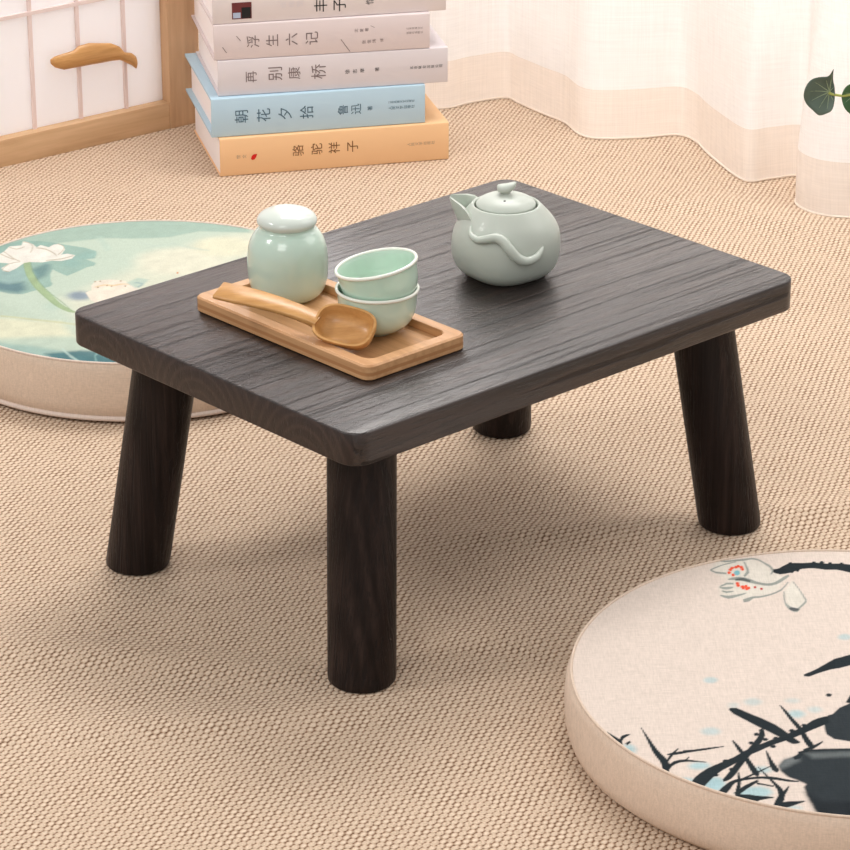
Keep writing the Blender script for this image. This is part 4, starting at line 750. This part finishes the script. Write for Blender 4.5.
book('light blue hardback, second from the bottom of the stack', -.2095, 3.0475, .0390, .2297, .2152, .0396, .160, M_blue, .0024, .0055, B2, True)
k = .0010
B3 = [('title_text', text_bm([(c, (x-218)*k, zz, sz) for c, x, zz, sz in zip('再别康桥', (250.9, 274.8, 293.6, 318), (.0185, .0200, .0195, .0195), (.0115, .0140, .0125, .0150))]), M_inkg),
      ('author_print', text_bm([('徐', .1289, .0175, .0046), ('志', .1364, .0175, .0042), ('摩', .1437, .0178, .0042), ('著', .1588, .0180, .0042)]), M_inkbl), ('publisher_print', text_bm(strip('北京联合出版公司', .1915, .2255, .0175, .0032)), M_inkbl)]
book('pale lilac white book lying directly on the blue one', -.2027, 3.0558, .0787, .2109, .2303, .0362, .1527, M_white3, .0016, .003, B3, True)
def slash(x0, z0, x1, z1, w_=.0004): return [(x0-w_, z0), (x0+w_, z0), (x1+w_, z1), (x1-w_, z1)]
SL4 = [('slash_mark', flat_poly(slash(*a)), None) for a in ((.0085, .0135, .0125, .0075), (.0225, .0240, .0265, .0190), (.1260, .0145, .1350, .0015), (.1560, .0265, .1600, .0245))]
B4 = [('title_text', text_bm([(c, (x-214)*k, .0175, sz) for c, x, sz in zip('浮生六记', (252.8, 271.6, 291, 311), (.0125, .0120, .0120, .0130))]), M_inkg),
      ('author_print', text_bm([('沈', .1415, .0225, .0036), ('复', .1468, .0225, .0036), ('著', .1520, .0228, .0036), ('张', .1490, .0105, .0036), ('佳', .1542, .0105, .0036), ('玮', .1594, .0108, .0036), ('译', .1670, .0112, .0036)]), M_inkg), ('publisher_print', text_bm(strip('江苏凤凰文艺', .1915, .2085, .0215, .0022)+strip('出版社有限公', .1915, .2085, .0170, .0024)), M_inkg),
      ] + [(a, b, M_inkg) for a, b, c in SL4]
book('cream white book under the topmost, thin slash marks on its spine', -.2061, 3.0564, .1150, .2058, .2153, .0358, .160, M_white4, .0016, .003, B4, True)
def rect(x0, x1, z0, z1): return flat_poly([(x0, z0), (x1, z0), (x1, z1), (x0, z1)])
B5 = [('cover_picture', rect(.0190, .0385, .0045, .0210), M_pic1), ('picture_figure', rect(.0200, .0275, .0055, .0110), M_pic2),
      ('picture_black', rect(.0285, .0375, .0052, .0160), M_inkbl),  # black patch printed in the small picture
      ('title_text', text_bm([('丰', .1070, .0130, .0130), ('子', .1260, .0125, .0130), ('恺', .1560, .0150, .0080)]), M_inkbl),
      ('small_print', text_bm(strip('缘缘堂', .066, .090, .0160, .0060)), M_white3)]
for i in (1, 2): bmesh.ops.translate(B5[i][1], verts=B5[i][1].verts, vec=(0, -.0002, 0))
book('warm white topmost book, small dark picture on its spine', -.2065, 3.0580, .1509, .224, .2330, .034, .158, M_white5, .0016, .003, B5, True)

# ---------------------------------------------------------------- paper screen
SA = R(38.1545)
scr = thing('paper_screen', 'folding paper screen panel in a light wood frame behind the books', 'screen', (-.4231, 3.0713, 0), SA)
SL, SR, SH = -.55, .2415, 1.1
bm = bmesh.new(); box(bm, SL, SR-.0375, 0, .024, 0, .0282, .0008); bm_obj('bottom_rail', bm, M_screen, scr, angle=30)
bm = bmesh.new(); box(bm, SL+.034, SR-.0375, 0, .024, SH-.03, SH, .0008); bm_obj('top_rail', bm, M_screen, scr, angle=30)
for x0, x1, y0 in ((SR-.0375, SR, -.0012), (SL, SL+.034, -.0012)):
    bm = bmesh.new(); box(bm, x0, x1, y0, .026, 0.0 if x0 > 0 else .0282, SH, .0010); bm_obj('stile', bm, M_screen_v, scr, angle=30)
bm = bmesh.new(); box(bm, SL+.034, SR-.0375, .0125, .0135, .0282, SH-.03); bm_obj('paper_sheet', bm, M_paper, scr, smooth=False)
bm = bmesh.new()
x = .0490-.0547*9
while x < SR-.06:
    box(bm, x-.0018, x+.0018, .0095, .0125, .0282, SH-.03); x += .0547
for zz in [.148+.13*i for i in range(7)]: box(bm, SL+.034, SR-.0375, .0090, .0124, zz-.0019, zz+.0019)
bm_obj('lattice', bm, M_lat, scr, smooth=False)
# brown retouching smudge, given form as an invented bar across the lattice
def scr_xz(px, py): return .0694+.00118*(px-55), .0966-.000222*(px-55)-.00104*(py-62)
bm = bmesh.new(); L = []
for px, t_, b_, w_ in ((55, 61, 66, .003), (58, 58, 69, .006), (66, 55, 71, .007), (76, 52, 69, .008), (82, 47, 68, .008), (92, 44, 66, .008), (104, 44, 64, .008), (114, 44, 62, .008), (122, 47, 61, .008), (127, 53, 63, .008), (135, 54, 67, .007), (139, 57, 70, .006), (141, 61, 67, .003)):
    x, z0 = scr_xz(px, b_); z1 = scr_xz(px, t_)[1]; z, h = (z0+z1)/2, z1-z0
    L.append([(x, .0090-w_*.5+w_*.5*math.cos(2*math.pi*k/14), z+h*.5*math.sin(2*math.pi*k/14)) for k in range(14)])
loft(bm, L); bm_obj('smudge_bar', bm, M_scoop, scr, angle=60)

# ---------------------------------------------------------------- curtain
hem = [(-.17, 3.42), (-.13, 3.36), (-.10, 3.31), (-.05, 3.27), (.0157, 3.2604), (.0475, 3.2811), (.0848, 3.2986), (.1001, 3.2776), (.1252, 3.2399), (.145, 3.2129), (.1588, 3.1732), (.1786, 3.1601), (.2197, 3.1634), (.2600, 3.1720),
       (.2760, 3.1500), (.2832, 3.1200), (.2945, 3.0806), (.3147, 3.0285), (.3399, 3.0346), (.3640, 3.0437), (.3760, 3.0350), (.3650, 2.9950), (.3577, 2.9605), (.3729, 2.9317), (.405, 2.9203), (.46, 2.93), (.50, 3.0), (.55, 3.06), (.62, 3.0), (.70, 2.97), (.80, 3.05), (.92, 3.0), (1.05, 3.1)]
H_ = smoothpts([(a, b, 0) for a, b in hem], 7); nu = len(H_)
HEM_Z = .047; TOPZ = 1.9
zs = [0, .004, .012, .022, .033, .044, HEM_Z, HEM_Z+.001, .06, .08, .105, .135, .17, .22, .28, .36, .46, .6, .8, 1.1, 1.5, TOPZ]
cum = [0]
for a, b in zip(H_, H_[1:]): cum.append(cum[-1]+(b-a).length)
V = []; 
for j, z in enumerate(zs):
    f = min(1, z/.42); f = f*f*(3-2*f)
    for i, p in enumerate(H_):
        u = cum[i]/cum[-1]
        tx = -.17+1.22*u; ty = 3.42-.16*math.sin(u*3.0)+.004*math.sin(u*40)+.0015*math.sin(u*90+1)
        wav = .0012*math.sin(cum[i]*34+z*22)*math.sin(min(1, z/.1)*1.5)
        x = p.x*(1-f)+tx*f; y = p.y*(1-f)+ty*f+wav
        V.append((x, y + .012*math.sin(math.pi*min(1, z/.12))*(1 if z < .12 else 0), z+.0012))
F_ = []; MI = []
for j in range(len(zs)-1):
    for i in range(nu-1):
        F_.append((j*nu+i, j*nu+i+1, (j+1)*nu+i+1, (j+1)*nu+i)); MI.append(1 if zs[j+1] <= HEM_Z+.0005 else 0)
def submesh(sel):
    me = bpy.data.meshes.new('c'); used = sorted({v for k_, f in enumerate(F_) if sel(MI[k_]) for v in f}); mp = {v: i for i, v in enumerate(used)}
    me.from_pydata([V[v] for v in used], [], [tuple(mp[v] for v in f) for k_, f in enumerate(F_) if sel(MI[k_])]); me.update(); return me
cur = thing('sheer_curtain', 'off white sheer curtain pooling on the mat in soft folds', 'curtain', (0, 0, 0))
for nm, me, m_ in (('curtain_cloth', submesh(lambda t: t == 0), M_sheer), ('hem_band', submesh(lambda t: t == 1), M_hem)):
    me.name = nm; o = link(nm, me, m_, cur, angle=180)
bm = bmesh.new(); st = [(V[i][0], V[i][1], .0018) for i in range(nu)]
tube(bm, st, [.0011]*nu, 6, 1, up=(0, 0, 1)); bm_obj('hem_cord', bm, plain('hem_thread', (.80, .70, .60), .8), cur)

# ---------------------------------------------------------------- plant in a slim vase, just right of the frame
pl = thing('leafy_branch', 'thin green stem with round scalloped leaves at the right edge', 'plant', (.47, 2.75, .0))
M_leafd = M('leaf_dark'); o_n = M_leafd.obj(); M_leafd.P('Base Color', M_leafd.mix(M_leafd.noise(o_n, 60, 3), (.055, .095, .070), (.13, .18, .14))); M_leafd.P('Roughness', .5); M_leafd = M_leafd.m
M_leafg = M('leaf_green'); o_n = M_leafg.obj(); M_leafg.P('Base Color', M_leafg.mix(M_leafg.noise(o_n, 60, 3), (.03, .10, .035), (.07, .17, .06))); M_leafg.P('Roughness', .4); M_leafg = M_leafg.m
M_stem = plain('stem_green', (.42, .46, .12), .5); M_vein = plain('vein_green', (.30, .38, .24), .5); M_vase = plain('vase_clay', (.75, .72, .68), .4)
def leaf(name, outline, apex, mat, cup_, dx, dz):
    """outline in mm around the apex (x right, z up); the blade is cupped in depth"""
    P = smoothpts([(a/1000, b/1000, 0) for a, b in outline+[outline[0]]], 4)[:-1]
    bm = bmesh.new(); rings = []; n_ = len(P)
    for f in (0.0, .12, .3, .5, .7, .85, 1.0):
        if f == 0: rings.append([bm.verts.new((apex[0], apex[1], apex[2]))]); continue
        ring = []
        for k_, p in enumerate(P):
            rr2 = (p.x**2+p.y**2)*f*f; a_ = math.atan2(p.y, p.x)
            ring.append(bm.verts.new((apex[0]+p.x*f, apex[1]-cup_*rr2*1000*.02+.0012*f*f*math.sin(a_*6), apex[2]+p.y*f)))
        rings.append(ring)
    for k_ in range(n_): bm.faces.new((rings[0][0], rings[1][k_], rings[1][(k_+1) % n_]))
    for A, B in zip(rings[1:], rings[2:]):
        for k_ in range(n_): bm.faces.new((A[k_], A[(k_+1) % n_], B[(k_+1) % n_], B[k_]))
    bmesh.ops.recalc_face_normals(bm, faces=bm.faces)
    me = bpy.data.meshes.new(name); bm.to_mesh(me); bm.free(); o = link(name, me, mat, pl)
    sm_ = o.modifiers.new('t', 'SOLIDIFY'); sm_.thickness = .0006
    vb = bmesh.new()
    for k_ in range(0, n_, max(1, n_//9)):
        p = P[k_]; pts = []
        for f in (0, .3, .6, .88):
            rr2 = (p.x**2+p.y**2)*f*f; a_ = math.atan2(p.y, p.x); pts.append((apex[0]+p.x*f, apex[1]-cup_*rr2*1000*.02+.0012*f*f*math.sin(a_*6)-.0005, apex[2]+p.y*f))
        tube(vb, pts, [.0005, .0004, .0003, .0001], 6, 2, up=(0, 1, 0.01))
    bm_obj('vein', vb, M_vein, o)
    return o
AX = -.1175
leaf('leaf', [(1, 25), (-2, 17), (-9, 16), (-18, 14), (-23, 8), (-24, 0), (-21, -8), (-15, -14), (-9, -19), (-2, -18), (3, -14), (5, -4), (4, 6), (2, 13)], (AX+.0045, 0, .1795), M_leafd, 1, 0, 0)
leaf('leaf', [(2, 13), (-6, 10), (-12, 3), (-11, -8), (-5, -16), (6, -20), (18, -17), (26, -7), (25, 6), (14, 15)], (-.0895, .004, .1760), M_leafg, 1, 0, 0)
leaf('leaf', [(2, 16), (-8, 13), (-15, 4), (-13, -8), (-4, -15), (8, -17), (17, -9), (18, 4), (11, 14)], (-.035, -.01, .215), M_leafg, 1, 0, 0)
bm = bmesh.new(); tube(bm, [(0, 0, .10), (-.012, -.004, .165), (-.04, -.004, .19), (-.07, 0, .186), (-.095, .002, .176), (AX+.008, -.001, .1775), (AX+.004, -.0010, .1795)], [.0016, .0015, .0013, .0012, .0011, .0013, .0013], 10, 6, up=(0, 1, .01))
tube(bm, [(-.04, -.004, .19), (-.036, -.008, .205), (-.035, -.011, .215)], [.001, .0009, .0009], 8, 4, up=(0, 1, .01))
bm_obj('stem', bm, M_stem, pl)
bm = lathe([(0, 0), (.022, 0), (.026, .006), (.028, .03), (.024, .07), (.013, .105), (.0115, .125), (.014, .135), (.012, .135), (.0095, .125), (.011, .10), (.02, .07), (.02, .02), (0, .012)], 48, 4)
bm_obj('slim_vase', bm, M_vase, None, label='slim pale vase holding the leafy branch', category='vase').location = (.47, 2.75, .0)
